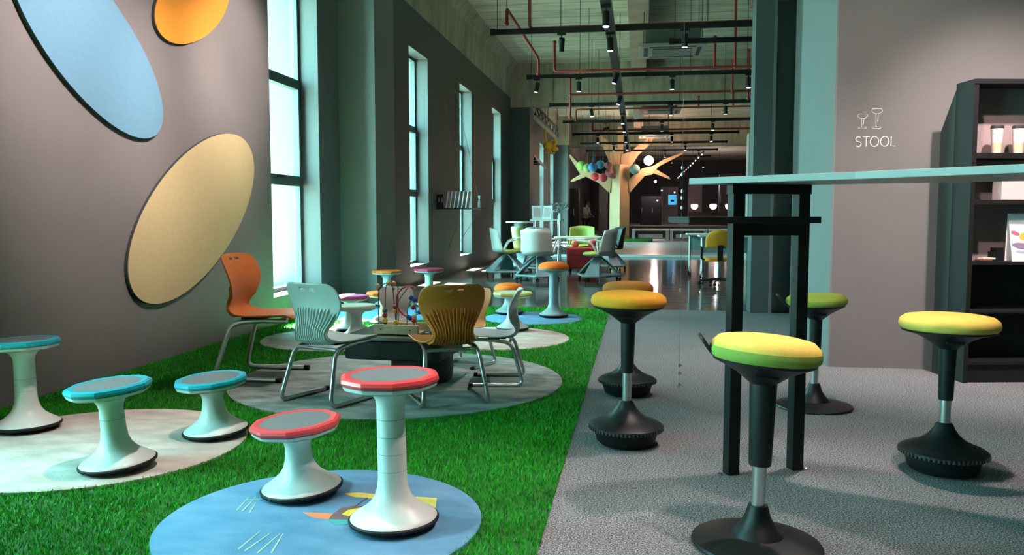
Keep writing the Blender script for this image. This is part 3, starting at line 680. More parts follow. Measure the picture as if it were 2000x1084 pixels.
# ================================================================== BOOKCASE AND ITS CONTENTS
bk = mat('black_laminate', (0.009, 0.0095, 0.010), 0.55, spec=0.3, var=0.1, scale=3)
bback = mat('taupe_back_panel', (0.33, 0.26, 0.26), 0.6, var=0.03)
BK = thing('bookcase', 'black open bookcase leaning on the grey wall at the right', 'bookcase', (2.03, 5.50, 0), R(10))
W_, D_, H_ = 0.95, 0.20, 1.86
MB().bb((0, 0, 0), (0.03, D_, H_)).build('side_panel', bk, BK, smooth=False, bevel=0.001)
MB().bb((W_ - 0.03, 0, 0), (W_, D_, H_)).build('side_panel', bk, BK, smooth=False, bevel=0.001)
MB().bb((0, -0.005, H_), (W_, D_, H_ + 0.03)).build('top_board', bk, BK, smooth=False, bevel=0.001)
for z0, z1 in ((1.405, 1.44), (0.745, 0.765), (0.44, 0.455), (0.115, 0.135), (1.12, 1.15)):
    MB().bb((0.03, 0.004, z0), (W_ - 0.03, D_ - 0.012, z1)).build('shelf', bk, BK, smooth=False, bevel=0.001)
MB().bb((0.03, 0.02, 0.0), (W_ - 0.03, 0.035, 0.115)).build('plinth', bk, BK, smooth=False)
MB().bb((0.03, D_ - 0.012, 0.765), (W_ - 0.03, D_, H_)).build('back_panel', bback, BK, smooth=False)
MB().bb((0.03, D_ - 0.012, 0.115), (W_ - 0.03, D_, 0.765)).build('lower_back_panel', bk, BK, smooth=False)
# rear bracket with the top corner cut away, standing between bookcase and wall
rb = MB(); P = [(D_, 0.0), (D_ + 0.165, 0.0), (D_ + 0.165, 1.60), (D_, 1.85)]
rb.add([(-0.002, p, z) for p, z in P] + [(0.020, p, z) for p, z in P], [(0, 1, 2, 3), (7, 6, 5, 4)] + [(i, (i + 1) % 4, 4 + (i + 1) % 4, 4 + i) for i in range(4)])
rb.build('rear_bracket', mat('petrol_laminate', (0.014, 0.036, 0.035), 0.45, var=0.05), BK, smooth=False)
def on_shelf(x, y, z):
    a = R(10); return (2.03 + x * math.cos(a) - y * math.sin(a), 5.50 + x * math.sin(a) + y * math.cos(a), z)
cupm = mat('cup_paper', (0.85, 0.78, 0.77), 0.5, var=0.02)
for i, (cx_, lb) in enumerate(((0.195, 'white paper cup with dark lid, left one on the upper shelf'), (0.332, 'white paper cup with dark lid, right one on the upper shelf'))):
    o = thing('paper_cup', lb, 'cup', on_shelf(cx_, 0.07, 1.441), R(10), 'paper cups on the upper bookcase shelf')
    MB().lathe([(0, 0.0), (0.027, 0.0), (0.036, 0.155), (0, 0.155)], 32, cap=False).build('cup_body', cupm, o)
    MB().lathe([(0.037, 0.153), (0.039, 0.160), (0.037, 0.170), (0.030, 0.176), (0, 0.176)], 32, cap=False).build('lid', mat('dark_lid', (0.05, 0.04, 0.04), 0.4, var=0.05), o)
    MB().lathe([(0.0283, 0.012), (0.0315, 0.066)], 24, cap=False).build('printed_band', mat('cup_print', (0.72, 0.52, 0.30), 0.5, color2=(0.80, 0.66, 0.45), scale=30), o)
    MB().lathe([(0.0345, 0.118), (0.0347, 0.121)], 24, cap=False).build('printed_line', mat('cup_line', (0.55, 0.42, 0.42), 0.5, var=0.02), o)
cal = thing('desk_calendar', 'white spiral desk calendar with abstract shapes on the bookcase shelf', 'calendar', on_shelf(0.30, 0.060, 0.766), R(10))
paper = mat('calendar_paper', (0.88, 0.82, 0.84), 0.7, var=0.01)
CW, CH = 0.21, 0.30
def lean(u, v, off):   # point on the tilted page
    return (u, 0.06 * v / CH - 0.03 - off, v)
def sheet(nm, pts, off, m, th=0.0012):
    n = len(pts); vs = [lean(u, v, off) for u, v in pts] + [lean(u, v, off - th) for u, v in pts]
    MB().add(vs, [tuple(range(n)), tuple(range(n, 2 * n))[::-1]] + [(i, (i + 1) % n, n + (i + 1) % n, n + i) for i in range(n)]).build(nm, m, cal, smooth=False)
sheet('page', [(0, 0), (CW, 0), (CW, CH), (0, CH)], 0.002, paper, 0.003)
MB().add([(0, 0.045, 0), (CW, 0.045, 0), (CW, 0.032, CH), (0, 0.032, CH), (0, 0.048, 0), (CW, 0.048, 0), (CW, 0.035, CH), (0, 0.035, CH)], [(0, 1, 2, 3), (4, 7, 6, 5), (0, 4, 5, 1), (3, 2, 6, 7), (0, 3, 7, 4), (1, 5, 6, 2)]).build('stand_board', paper, cal, smooth=False)
def blob(cu_, cv, a, b, rot=0, n=18): return [(cu_ + a * math.cos(k) * math.cos(rot) - b * math.sin(k) * math.sin(rot), cv + a * math.cos(k) * math.sin(rot) + b * math.sin(k) * math.cos(rot)) for k in np.linspace(0, 2 * PI, n, endpoint=False)]
sheet('printed_shape', blob(0.034, 0.176, 0.028, 0.013, -0.35), 0.0035, mat('ink_rose', (0.45, 0.12, 0.18), 0.7, var=0.02))
sheet('printed_shape', blob(0.088, 0.155, 0.030, 0.024, 0.2), 0.0035, mat('ink_amber', (0.80, 0.45, 0.04), 0.7, var=0.02))
sheet('printed_shape', blob(0.075, 0.095, 0.068, 0.020, -0.15), 0.0035, mat('ink_mauve', (0.24, 0.17, 0.26), 0.7, var=0.02))
sheet('printed_shape', blob(0.080, 0.058, 0.055, 0.009, -0.1), 0.0037, mat('ink_slate', (0.38, 0.40, 0.52), 0.7, var=0.02))
for k in range(9):
    u = 0.02 + k * 0.0215
    MB().tube([(u, 0.031 + 0.008 * math.cos(a), CH - 0.002 + 0.010 * math.sin(a)) for a in np.linspace(0, 2 * PI, 11)], 0.0013, 5).build('spiral_ring', chrome, cal)
o = thing('pen_holder', 'small black stepped box beside the calendar', 'pen holder', on_shelf(0.245, 0.11, 0.766), R(10))
MB().bb((-0.02, -0.03, 0), (0.035, 0.03, 0.085)).build('tall_cell', plastic_k, o, smooth=False, bevel=0.002)
MB().bb((-0.035, -0.03, 0), (-0.02, 0.03, 0.06)).build('short_cell', plastic_k, o, smooth=False, bevel=0.002)
o = MB().box((0, 0, 0.006), (0.085, 0.05, 0.011)).build('sample_tile', mat('dark_red_tile', (0.20, 0.07, 0.06), 0.5, var=0.05), smooth=False, bevel=0.002, loc=on_shelf(0.13, 0.05, 0.766), rot=(0, 0, R(14)))
tag(o, 'small dark red tile under the cream tile on the bookcase shelf', 'tile')
o = MB().box((0.02, 0.0, 0.006), (0.09, 0.05, 0.011), 0.1).build('sample_tile', mat('cream_tile', (0.80, 0.70, 0.55), 0.5, var=0.05), smooth=False, bevel=0.002, loc=on_shelf(0.13, 0.05, 0.778), rot=(0, 0, R(14)))
tag(o, 'small cream tile lying on top of the dark red tile in the bookcase', 'tile')
o = thing('pink_box', 'pale pink box on the bookcase shelf behind the table edge', 'box', on_shelf(0.33, 0.06, 1.151), R(10))
MB().bb((-0.12, -0.04, 0), (0.12, 0.06, 0.12)).build('box_body', mat('pink_card', (0.75, 0.55, 0.55), 0.6, var=0.02), o, smooth=False, bevel=0.002)
MB().bb((-0.122, -0.042, 0.12), (0.122, 0.062, 0.135)).build('box_lid', mat('black_card', (0.03, 0.02, 0.02), 0.6, var=0.02), o, smooth=False, bevel=0.002)

# ================================================================== WALL SIGN
sg = thing('wall_sign', 'white STOOL lettering with two stool icons on the grey wall', 'sign', (0, 5.9685, 0))
ink = mat('sign_white', (0.82, 0.82, 0.82), 0.5, var=0.01)
def stroke(pts, nm, closed=False):
    MB().tube([(x, 0, z) for x, z in (pts + [pts[0], pts[1]] if closed else pts)], 0.0033, 6).build(nm, ink, sg)
LZ, LH = 1.522, 0.066     # base line and height of the letters
def ell(cx_, a, b, a0, a1, n, cz): return [(cx_ + a * math.cos(R(a0 + (a1 - a0) * k / n)), cz + b * math.sin(R(a0 + (a1 - a0) * k / n))) for k in range(n + 1)]
stroke(ell(1.477, 0.017, LH * .25, 40, 270, 12, LZ + LH * .75) + ell(1.477, 0.018, LH * .25, 90, -140, 12, LZ + LH * .25)[0:], 'letter_s')
stroke([(1.505, LZ + LH), (1.551, LZ + LH)], 'letter_t_bar'); stroke([(1.528, LZ + LH), (1.528, LZ)], 'letter_t_stem')
stroke(ell(1.581, 0.027, LH * .5, 0, 345, 23, LZ + LH * .5), 'letter_o', True)
stroke(ell(1.647, 0.027, LH * .5, 0, 345, 23, LZ + LH * .5), 'letter_o', True)
stroke([(1.688, LZ + LH), (1.688, LZ), (1.716, LZ)], 'letter_l')
def icon(nm, cx_, zb, zt, w_, seat_h):
    m = MB(); r = 0.0018
    def ln(p): m.tube([(a, 0, b) for a, b in p], r, 6)
    zs = zt - seat_h
    ln([(cx_ - w_ * .40, zt), (cx_ + w_ * .40, zt), (cx_ + w_ * .50, zt - seat_h * .45), (cx_ + w_ * .22, zs), (cx_ - w_ * .22, zs), (cx_ - w_ * .50, zt - seat_h * .45), (cx_ - w_ * .40, zt)])
    ln([(cx_ - .007, zs), (cx_ - .004, zb + .010)]); ln([(cx_ + .009, zs), (cx_ + .005, zs - (zs - zb) * .55)])
    ln([(cx_ - w_ * .36, zb + .010), (cx_ + w_ * .36, zb + .010), (cx_ + w_ * .40, zb + .004), (cx_ + w_ * .2, zb), (cx_ - w_ * .2, zb), (cx_ - w_ * .40, zb + .004), (cx_ - w_ * .36, zb + .010)])
    m.build(nm, ink, sg)
icon('icon_low_stool', 1.500, 1.643, 1.742, 0.068, 0.030)
icon('icon_high_stool', 1.592, 1.643, 1.775, 0.072, 0.032)

# ================================================================== TRACKS, SPOTLIGHTS AND PIPES
TZ = 3.60
lens_m = mat('spot_lens', (0.9, 0.88, 0.85), 0.3, emit=(1.0, 0.9, 0.86), estr=7)
lens_off = mat('spot_lens_dim', (0.5, 0.5, 0.5), 0.3, emit=(1.0, 0.9, 0.86), estr=0.8)
ORD = ['first', 'second', 'third', 'fourth', 'fifth', 'sixth', 'seventh', 'eighth', 'ninth', 'tenth', 'eleventh', 'twelfth']
def spot(loc, aim, label, power=0, lit=True, size=1.0, cone=55, blend=1.0, colr=WARM, group='track spotlights'):
    """lamp can hanging from a track at loc (underside of the track), aimed at a point"""
    t = thing('track_spotlight', label, 'spotlight', loc, group=group)
    MB().box((0, 0, -0.015 * size), (0.12 * size, 0.034, 0.03 * size)).build('track_adapter', trackm, t, smooth=False)
    MB().tube([(0, 0, -0.03 * size), (0, 0, -0.09 * size)], 0.007, 8).build('stem', trackm, t)
    d = (Vector(aim) - (Vector(loc) - Vector((0, 0, 0.15)))).normalized()
    q = d.to_track_quat('-Z', 'Y').to_euler(); s = size
    hd = MB().lathe([(0, 0.09 * s), (0.040 * s, 0.09 * s), (0.043 * s, 0.085 * s), (0.043 * s, -0.09 * s), (0.038 * s, -0.09 * s), (0.034 * s, -0.072 * s), (0, -0.072 * s)], 22, cap=False).build('lamp_head', trackm, t, loc=(0, 0, -0.16 * s), rot=q)
    MB().lathe([(0, -0.0895 * s), (0.036 * s, -0.0895 * s), (0.036 * s, -0.074 * s)], 20, cap=False).build('lens', lens_m if lit else lens_off, hd)
    if power:
        ld = bpy.data.lights.new('spot_beam', 'SPOT'); ld.energy = power * 0.63; ld.color = colr; ld.spot_size = R(cone); ld.spot_blend = blend; ld.shadow_soft_size = 0.05
        lo = bpy.data.objects.new('spot_beam', ld); col.objects.link(lo); lo.parent = hd; lo.location = (0, 0, -0.11 * s)
    return t
def track(a, b, label, z=TZ, hangers=(), wd=0.04, ht=0.075):
    t = thing('light_track', label, 'light track', (0, 0, 0), group='black lighting tracks under the ceiling')
    v = Vector(b) - Vector(a); c = (Vector(a) + Vector(b)) / 2
    dims = (abs(v.x) + wd, wd, ht) if abs(v.x) > abs(v.y) else (wd, abs(v.y) + wd, ht)
    MB().box((c.x, c.y, z + ht / 2), dims).build('track_rail', trackm, t, smooth=False)
    for e in (a, b):
        MB().box((e[0], e[1], z + ht / 2), (wd + 0.03, wd + 0.03, ht + 0.015)).build('end_cap', trackm, t, smooth=False)
    for (hx, hy) in hangers: MB().tube([(hx, hy, z + ht), (hx, hy, ZC)], 0.005, 6).build('hanger_rod', trackm, t)
    return t
CY = [11.7, 15.5, 19.4, 22.95, 26.4, 29.8, 33.2, 36.7, 40.2]
NTH = ['nearest', 'second', 'third', 'fourth', 'fifth', 'sixth', 'seventh', 'eighth', 'ninth']
for i, yy in enumerate(CY):
    track((-2.06, yy, 0), (3.0, yy, 0), 'black cross track under the ceiling, %s from the viewer' % NTH[i], hangers=[(-2.0, yy), (-1.1, yy), (0.9, yy), (1.9, yy)] if i < 4 else [(-2.0, yy), (1.0, yy)])
track((0.45, 12.6, 0), (3.0, 12.6, 0), 'short black cross track just behind the nearest one, at the right', z=3.58, hangers=[(0.5, 12.6)])
dt = track((-0.405, 5.0, 0), (-0.405, 32.6, 0), 'long wide black track running into the depth of the hall', z=3.53, hangers=[(-0.405, k) for k in (10.6, 17, 24)], wd=0.13, ht=0.06)
for sx in (-0.47, -0.34): MB().box((sx, 18.8, 3.555), (0.006, 27.6, 0.055)).build('rail_lip', mat('grey_rail_lip', (0.12, 0.13, 0.12), 0.4, var=0.1), dt, smooth=False)
LAMPS = {0: [(-1.09, (-1.5, 13.6, 0)), (0.60, (0.6, 11.7, 0))], 1: [(-1.90, (-2.6, 15.0, 0)), (-1.12, (-1.1, 15.4, 0)), (0.58, (0.58, 15.5, 0)), (1.93, (1.93, 15.4, 0))],
         2: [(-1.1, (-0.6, 18.9, 0)), (0.70, (0.7, 19.4, 0)), (1.92, (1.92, 19.3, 0))], 3: [(-0.9, (-2.7, 25.0, 3.1)), (0.6, (0.6, 22.9, 0)), (1.95, (1.95, 22.9, 0))],
         4: [(-1.3, (-1.3, 26.3, 0)), (1.0, (1, 26.3, 0)), (2.2, (2.2, 26, 0))], 5: [(-0.9, (-1, 29.8, 0)), (1.6, (1.6, 29.8, 0))], 6: [(1.0, (1.0, 33, 0)), (2.3, (2.3, 33, 0))], 7: [(1.4, (1.4, 36.6, 0))], 8: [(2.0, (2, 40, 0)), (3.0, (3, 40, 0))]}
LR = {1: ['only one'], 2: ['left one', 'right one'], 3: ['left one', 'middle one', 'right one'], 4: ['leftmost', 'second from left', 'third from left', 'rightmost']}
for i, ls in LAMPS.items():
    for j, (lx, aim) in enumerate(ls):
        pw = 230 if (i, j) in ((0, 0), (0, 1), (1, 1), (1, 2), (2, 1), (3, 0), (4, 0), (5, 0)) else 0
        spot((lx, CY[i], TZ), aim, 'black spotlight on the %s cross track, %s' % (NTH[i], LR[len(ls)][j]), power=pw * (1 if i < 3 else 0.2), lit=j != 0 or i > 1)
for k, yy in enumerate((10.0, 11.45, 14.25, 16.9, 20.4, 22.4, 25.5, 28.5)):
    spot((-0.405, yy, 3.53), ((-0.405, -1.5)[k in (2, 3)], yy - 0.35, 0), 'black spotlight on the long depth track, %s from the viewer' % ORD[k], power=200 if k < 5 else 0)
# near track above the viewer that lights the wall panels, stools, sign and bookcase (above the frame)
track((-1.35, 0.5, 0), (-1.35, 8.8, 0), 'black track above the turf, over the top edge of the view', hangers=[(-1.35, 1), (-1.35, 8)])
track((1.0, 0.2, 0), (1.0, 5.6, 0), 'black track above the carpet, over the top edge of the view', hangers=[(1.0, 1), (1.0, 5)])
track((2.25, 0.4, 0), (2.25, 5.0, 0), 'black track near the right wall, over the top edge of the view', hangers=[(2.25, 1), (2.25, 4.8)])
NEAR = [((2.25, 4.2, TZ), (2.40, 5.55, 1.15), 760, 66), ((-1.35, 4.2, TZ), (XW, 4.7, 1.95), 900, 56), ((-1.35, 5.3, TZ), (XW, 5.9, 1.75), 480, 50), ((-1.35, 6.6, TZ), (XW, 6.7, 2.35), 620, 50), ((-1.35, 5.8, TZ), (-2.25, 5.0, 0.4), 260, 50), ((-1.35, 3.0, TZ), (-2.35, 3.3, 0), 330, 44),
        ((-1.35, 2.2, TZ), (-0.85, 2.7, 0), 260, 44), ((-1.35, 4.7, TZ), (-1.0, 6.2, 0), 200, 60), ((1.0, 3.5, TZ), (1.95, 5.97, 1.0), 300, 75), ((1.0, 3.2, TZ), (1.25, 3.5, 0.3), 300, 56),
        ((1.0, 3.95, TZ), (0.45, 2.75, 0.2), 420, 60), ((1.0, 2.0, TZ), (0.0, 2.2, 0), 260, 60), ((1.0, 5.0, TZ), (0.2, 6.2, 0), 330, 66), ((-1.35, 7.9, TZ), (-1.0, 8.2, 0), 160, 55)]
for k, (l, a, p, cn) in enumerate(NEAR):
    spot(l, a, 'black spotlight above the frame on the near %s track, %s from the front' % ('turf' if l[0] < 0 else 'carpet' if l[0] < 2 else 'bookcase', ORD[[n[0] for n in sorted(NEAR, key=lambda q: q[0][1]) if n[0][0] == l[0]].index(l)]), power=p, cone=cn)

# sprinkler pipes
def pipe(paths, label, r=0.022, rods=()):
    t = thing('sprinkler_pipe', label, 'pipe', (0, 0, 0), group='red sprinkler pipes under the ceiling')
    for (hx, hy, hz) in rods: MB().tube([(hx, hy, hz), (hx, hy, ZC)], 0.005, 6).build('hanger_rod', trackm, t)
    for p in paths:
        MB().tube(rounded(p, 0.05, 3), r, 10).build('pipe_run', red_pipe, t)
        for e in (p[0], p[-1]):
            if e[2] < ZC - 0.05: MB().ball(e, r * 1.5, 10, 6).build('pipe_joint', red_pipe, t)
    return t
pipe([[(-1.58, 12.0, ZC), (-1.58, 12.0, 3.74), (3.0, 12.0, 3.74)]], 'red sprinkler pipe running just above the nearest cross track')
pipe([[(-1.80, 11.3, 3.66), (-1.80, 11.3, 3.86), (-1.62, 13.4, 3.58), (-1.62, 13.4, 3.34)]], 'red pipe with a slanting arm at the left end of the nearest track', rods=[(-1.80, 11.3, 3.87)])
pipe([[(-1.42, 14.0, 3.95), (-1.42, 14.0, 3.47), (3.0, 14.0, 3.47)], [(1.2, 14.0, 3.47), (1.2, 14.0, 3.95)], [(1.52, 14.0, 3.47), (1.52, 14.0, ZC)]], 'red sprinkler pipe crossing under the first ceiling cassette')
pipe([[(-1.36, 16.5, 3.80), (-1.36, 16.5, 3.44), (3.0, 16.5, 3.44)], [(1.75, 16.5, 3.44), (1.75, 16.5, 4.0)], [(2.05, 16.5, 3.30), (2.05, 16.5, 4.2)], [(-1.36, 16.5, 3.44), (-1.36, 16.5, 3.0)]], 'red sprinkler pipe crossing behind the second track', rods=[(-1.0, 16.5, 3.44), (2.6, 16.5, 3.44)])
pipe([[(-1.55, 20.5, 3.4), (-1.55, 20.5, 3.66), (3.2, 20.5, 3.66)], [(1.4, 20.5, 3.66), (1.4, 20.5, 3.9)], [(2.2, 20.5, 3.66), (2.2, 20.5, 4.0)]], 'red sprinkler pipe crossing behind the third track', rods=[(-1.0, 20.5, 3.52)])
pipe([[(-1.4, 25.2, 3.9), (-1.4, 25.2, 3.62), (3.5, 25.2, 3.62)]], 'red sprinkler pipe far back, behind the fourth track', 0.03, rods=[(-1.0, 25.2, 3.62)])
# red hose reel pipe at the upper right
pipe([[(1.52, 11.2, ZC), (1.52, 11.2, 3.72)], [(1.44, 11.2, 3.72), (1.44, 11.2, 3.92), (1.56, 11.2, 3.92)], [(1.50, 11.2, 3.85), (2.1, 11.2, 4.3)]], 'red vertical riser with bent arm near the right partition', 0.03)

# ceiling cassettes
acm = mat('cassette_grey', (0.48, 0.47, 0.46), 0.5, var=0.04)
for k, (yy, lb) in enumerate(((14.8, 'grey ceiling air conditioner cassette, nearest one'), (23.5, 'grey ceiling air conditioner cassette, middle one behind the third track'), (31.0, 'grey ceiling air conditioner cassette, farthest one in the dark'))):
    t = thing('ceiling_cassette', lb, 'air conditioner', (0.56, yy, 4.0), group='ceiling cassettes')
    MB().bb((-0.58, 0, 0), (0.58, 1.16, 0.05)).build('panel', acm, t, smooth=False, bevel=0.01)
    MB().bb((-0.48, 0.1, 0.05), (0.48, 1.06, 0.36)).build('casing', mat('cassette_casing', (0.10, 0.12, 0.11), 0.5, var=0.1), t, smooth=False)
    gr = MB().bb((-0.34, 0.26, -0.012), (0.34, 0.90, 0.0)).build('intake_grille', mat('dark_grille', (0.05, 0.05, 0.05), 0.5, var=0.1), t, smooth=False)
    for s in range(7):
        MB().bb((-0.33, 0.30 + s * 0.085, -0.02), (0.33, 0.325 + s * 0.085, -0.012)).build('grille_slat', acm, gr, smooth=False)
    for (x0, x1, y0, y1) in ((-0.40, 0.40, 0.09, 0.16), (-0.40, 0.40, 1.0, 1.07), (-0.50, -0.43, 0.2, 0.96), (0.43, 0.50, 0.2, 0.96)):
        MB().bb((x0, y0, -0.006), (x1, y1, 0.0)).build('air_outlet', mat('outlet_dark', (0.03, 0.03, 0.03), 0.5, var=0.1), t, smooth=False)
    for sx in (-0.5, 0.5):
        for sy in (0.15, 1.0): MB().tube([(sx, sy, 0.05), (sx, sy, ZC - 4.0)], 0.006, 6).build('hanger_rod', trackm, t)
# ================================================================== WALL SHELF WITH MAGAZINES
ws = thing('wall_shelf', 'thin black shelf with wire stays projecting from the window wall', 'shelf', (XW, 13.95, 1.165))
MB().bb((0.0, -0.14, 0), (0.78, 0.14, 0.022)).build('shelf_board', black_m, ws, smooth=False, bevel=0.002)
for (p, q) in (((0.37, 0.10, 0.02), (0.01, 0.55, 2.3)), ((0.72, 0.10, 0.02), (0.01, 1.3, 2.3)), ((0.40, 0.10, 0.0), (0.01, 0.7, -0.70)), ((0.72, 0.10, 0.0), (0.01, 1.2, -0.75))):
    MB().tube([p, q], 0.0035, 6).build('wire_stay', mat('steel_stay', (0.30, 0.30, 0.29), 0.5, 1.0, var=0.1), ws)
mg_c = [(0.62, 0.60, 0.60), (0.70, 0.55, 0.58), (0.60, 0.62, 0.62), (0.72, 0.62, 0.64), (0.50, 0.48, 0.50), (0.70, 0.60, 0.62)]
for k in range(6):
    m = thing('magazine', 'pale magazine leaning on the wall shelf, %s from the wall' % ORD[k], 'magazine', (XW + 0.16 + k * 0.068, 13.93, 1.188), rot=(0, R(9), 0), group='magazines on the wall shelf')
    MB().bb((-0.004, -0.11, 0), (0.010, 0.11, 0.29)).build('page_block', mat('magazine_paper', (0.75, 0.74, 0.72), 0.6, var=0.02), m, smooth=False)
    MB().bb((0.010, -0.112, -0.001), (0.0125, 0.112, 0.292)).bb((-0.0065, -0.112, -0.001), (-0.004, 0.112, 0.292)).build('cover', mat('magazine_cover_%d' % k, mg_c[k], 0.4, color2=tuple(c * .6 for c in mg_c[k]), scale=14), m, smooth=False)
for k, x_ in enumerate((0.04, 0.095)):
    m = thing('box_file', 'black box file on the wall shelf, %s the wall' % ('against' if k == 0 else 'one step from'), 'box file', (XW + x_, 13.95, 1.188), group='box files on the wall shelf')
    MB().bb((-0.022, -0.12, 0), (0.022, 0.12, 0.235)).build('file_body', plastic_k, m, smooth=False, bevel=0.002)
    MB().bb((-0.012, -0.123, 0.10), (0.012, -0.12, 0.17)).build('file_label', mat('file_label', (0.3, 0.3, 0.3), 0.6, var=0.05), m, smooth=False)
m = thing('glass_bottle', 'small bottle with white cap at the end of the wall shelf', 'bottle', (XW + 0.72, 13.95, 1.188))
MB().lathe([(0, 0), (0.026, 0), (0.028, 0.01), (0.028, 0.10), (0.014, 0.135), (0.014, 0.16), (0, 0.16)], 20, cap=False).build('bottle_body', mat('grey_bottle', (0.3, 0.3, 0.3), 0.2, var=0.02), m)
MB().lathe([(0.018, 0.155), (0.018, 0.21), (0, 0.21)], 16).build('bottle_cap', white_p, m)

# small yellow toy on the sill of the near window
m = thing('sill_toy', 'small yellow toy standing on the sill of the tall window', 'toy', (XW - 0.12, 7.50, 0.271))
ym = mat('yellow_plastic', (0.85, 0.55, 0.03), 0.4, var=0.03)
MB().box((0, 0, 0.03), (0.06, 0.11, 0.045)).build('toy_body', ym, m, bevel=0.008)
MB().box((0, 0.02, 0.075), (0.05, 0.055, 0.05)).build('toy_cab', ym, m, bevel=0.008)
for sy in (-0.035, 0.035):
    MB().tube([(-0.035, sy, 0.016), (0.035, sy, 0.016)], 0.016, 12).build('toy_wheel', rubber, m)

# trees outside the windows
leaf = mat('sunlit_leaves', (0.10, 0.26, 0.09), 0.6, color2=(0.25, 0.45, 0.2), scale=3)
def outside_tree(x, y, h, rad, label):
    t = thing('outside_tree', label, 'tree', (x, y, -0.4), group='trees outside the windows')
    MB().tube([(0, 0, 0), (0.05, 0, h * .35), (0, .05, h * .7)], [0.09, 0.07, 0.04], 8).build('trunk', mat('tree_bark', (0.12, 0.08, 0.05), 0.9, var=0.2), t)
    n = 900; m = MB(); r2 = random.Random(int(y * 100))
    for k in range(n):
        u, v = r2.uniform(0, 2 * PI), math.acos(r2.uniform(-1, 1)); rr = rad * r2.uniform(0.5, 1) ** 0.5
        c = Vector((rr * math.sin(v) * math.cos(u), rr * math.sin(v) * math.sin(u), h * .68 + rr * 0.85 * math.cos(v)))
        a = Vector((r2.gauss(0, 1), r2.gauss(0, 1), r2.gauss(0, 1))).normalized(); b = a.orthogonal().normalized(); s = 0.09
        m.add([c - a * s, c + b * s * .5, c + a * s, c - b * s * .5], [(0, 1, 2, 3)])
    f = m.build('foliage', leaf, t, smooth=False); f['kind'] = 'stuff'
outside_tree(-5.6, 11.4, 1.9, 0.9, 'leafy shrub seen through the lower pane of the tall window')
outside_tree(-6.6, 13.2, 2.0, 1.0, 'leafy shrub farther out beyond the tall window')

# ================================================================== SWIVEL TABLET CHAIRS
nd_b = mat('slate_base_plastic', (0.16, 0.24, 0.26), 0.45, var=0.04)
nd_w = mat('pale_shell_plastic', (0.62, 0.67, 0.65), 0.45, var=0.03)
nd_g = mat('lime_seat_fabric', (0.48, 0.58, 0.10), 0.8, var=0.05, scale=30)
def tablet_chair(x, y, rz, label, seat=nd_g, shell=nd_w, arm=True, tablet=True, group='swivel tablet chairs on the polished floor', sr=0):
    t = thing('tablet_chair', label, 'chair', (x, y, -0.004), R(rz), group)
    # triangular base tray on casters, with rising struts
    tri = []
    for k in range(3):
        a = R(90 + 120 * k); tri += [(0.39 * math.cos(a + d), 0.39 * math.sin(a + d)) for d in (-0.38, -0.13, 0.13, 0.38)]
    MB().prism(tri, 0.075, 0.105).build('base_tray', nd_b, t, bevel=0.01)
    for k in range(3):
        a = R(90 + 120 * k); M_ = Matrix.Rotation(a, 3, 'Z')
        # broad tapering strut, wide at the foot
        sec = [(0.365, 0.135, 0.10), (0.27, 0.105, 0.20), (0.15, 0.075, 0.31), (0.06, 0.06, 0.385)]; vv = []
        for (rr_, hw, zz) in sec:
            for (dx, sy) in ((0.0, -1), (0.0, 1), (-0.045, 1), (-0.045, -1)): vv.append(M_ @ Vector((rr_ + dx, sy * hw, zz)))
        ff = [(i * 4 + j, i * 4 + (j + 1) % 4, i * 4 + 4 + (j + 1) % 4, i * 4 + 4 + j) for i in range(3) for j in range(4)] + [(0, 3, 2, 1), (12, 13, 14, 15)]
        MB().add(vv, ff).build('strut', nd_b, t, bevel=0.008)
        for aa in (a - 0.28, a + 0.28):
            cx_, cy_ = 0.355 * math.cos(aa), 0.355 * math.sin(aa)
            w_ = MB().tube([(cx_ - 0.012, cy_, 0.028), (cx_ + 0.012, cy_, 0.028)], 0.028, 12).tube([(cx_, cy_, 0.03), (cx_, cy_, 0.076)], 0.008, 6)
            w_.build('caster', rubber, t)
    MB().lathe([(0, 0.36), (0.05, 0.36), (0.045, 0.42), (0, 0.42)], 20, cap=False).build('swivel', nd_b, t)
    # seat and wrap-around bucket shell
    MB().lathe([(0, 0.425), (0.225, 0.425), (0.25, 0.435), (0.25, 0.455), (0.225, 0.468), (0, 0.463)], 36, cap=False).build('seat_pad', seat, t)
    MB().lathe([(0, 0.410), (0.235, 0.412), (0.256, 0.424), (0, 0.424)], 36, cap=False).build('seat_shell', shell, t)
    n = 20; vs = []; rows = 6
    for i in range(rows + 1):
        v = i / rows
        for k in range(n + 1):
            a = R(180 + (k / n - 0.5) * (150 - 40 * v)); rr = 0.262 + 0.045 * v
            vs.append((rr * math.cos(a) * 1.0 - 0.01 * v, rr * math.sin(a) * 1.02, 0.43 + v * (0.42 - 0.03 * (2 * k / n - 1) ** 2)))
    fs = [(i * (n + 1) + k, i * (n + 1) + k + 1, (i + 1) * (n + 1) + k + 1, (i + 1) * (n + 1) + k) for i in range(rows) for k in range(n)]
    b = MB().add(vs, fs).build('backrest', shell, t, ang=60)
    so = b.modifiers.new('thickness', 'SOLIDIFY'); so.thickness = 0.014
    if arm:
        for sd in (-1, 1):
            MB().tube(rounded([(-0.06, sd * 0.272, 0.47), (0.02, sd * 0.30, 0.62), (0.17, sd * 0.295, 0.66)], 0.05), 0.017, 8).build('armrest', shell, t)
    if tablet:
        MB().tube(rounded([(0.02, 0.30, 0.62), (0.16, 0.33, 0.655), (0.30, 0.22, 0.665)], 0.05), 0.014, 8).build('tablet_arm', shell, t)
        MB().prism(rrect(0.14, 0.46, -0.26, 0.24, 0.06), 0.670, 0.688).build('tablet', shell, t, bevel=0.003)
    return t
tablet_chair(-2.27, 14.3, 10, 'pale tablet chair with lime seat, leftmost, beside the window wall')
tablet_chair(-1.60, 13.35, 80, 'pale tablet chair with its curved back to the viewer, in the middle')
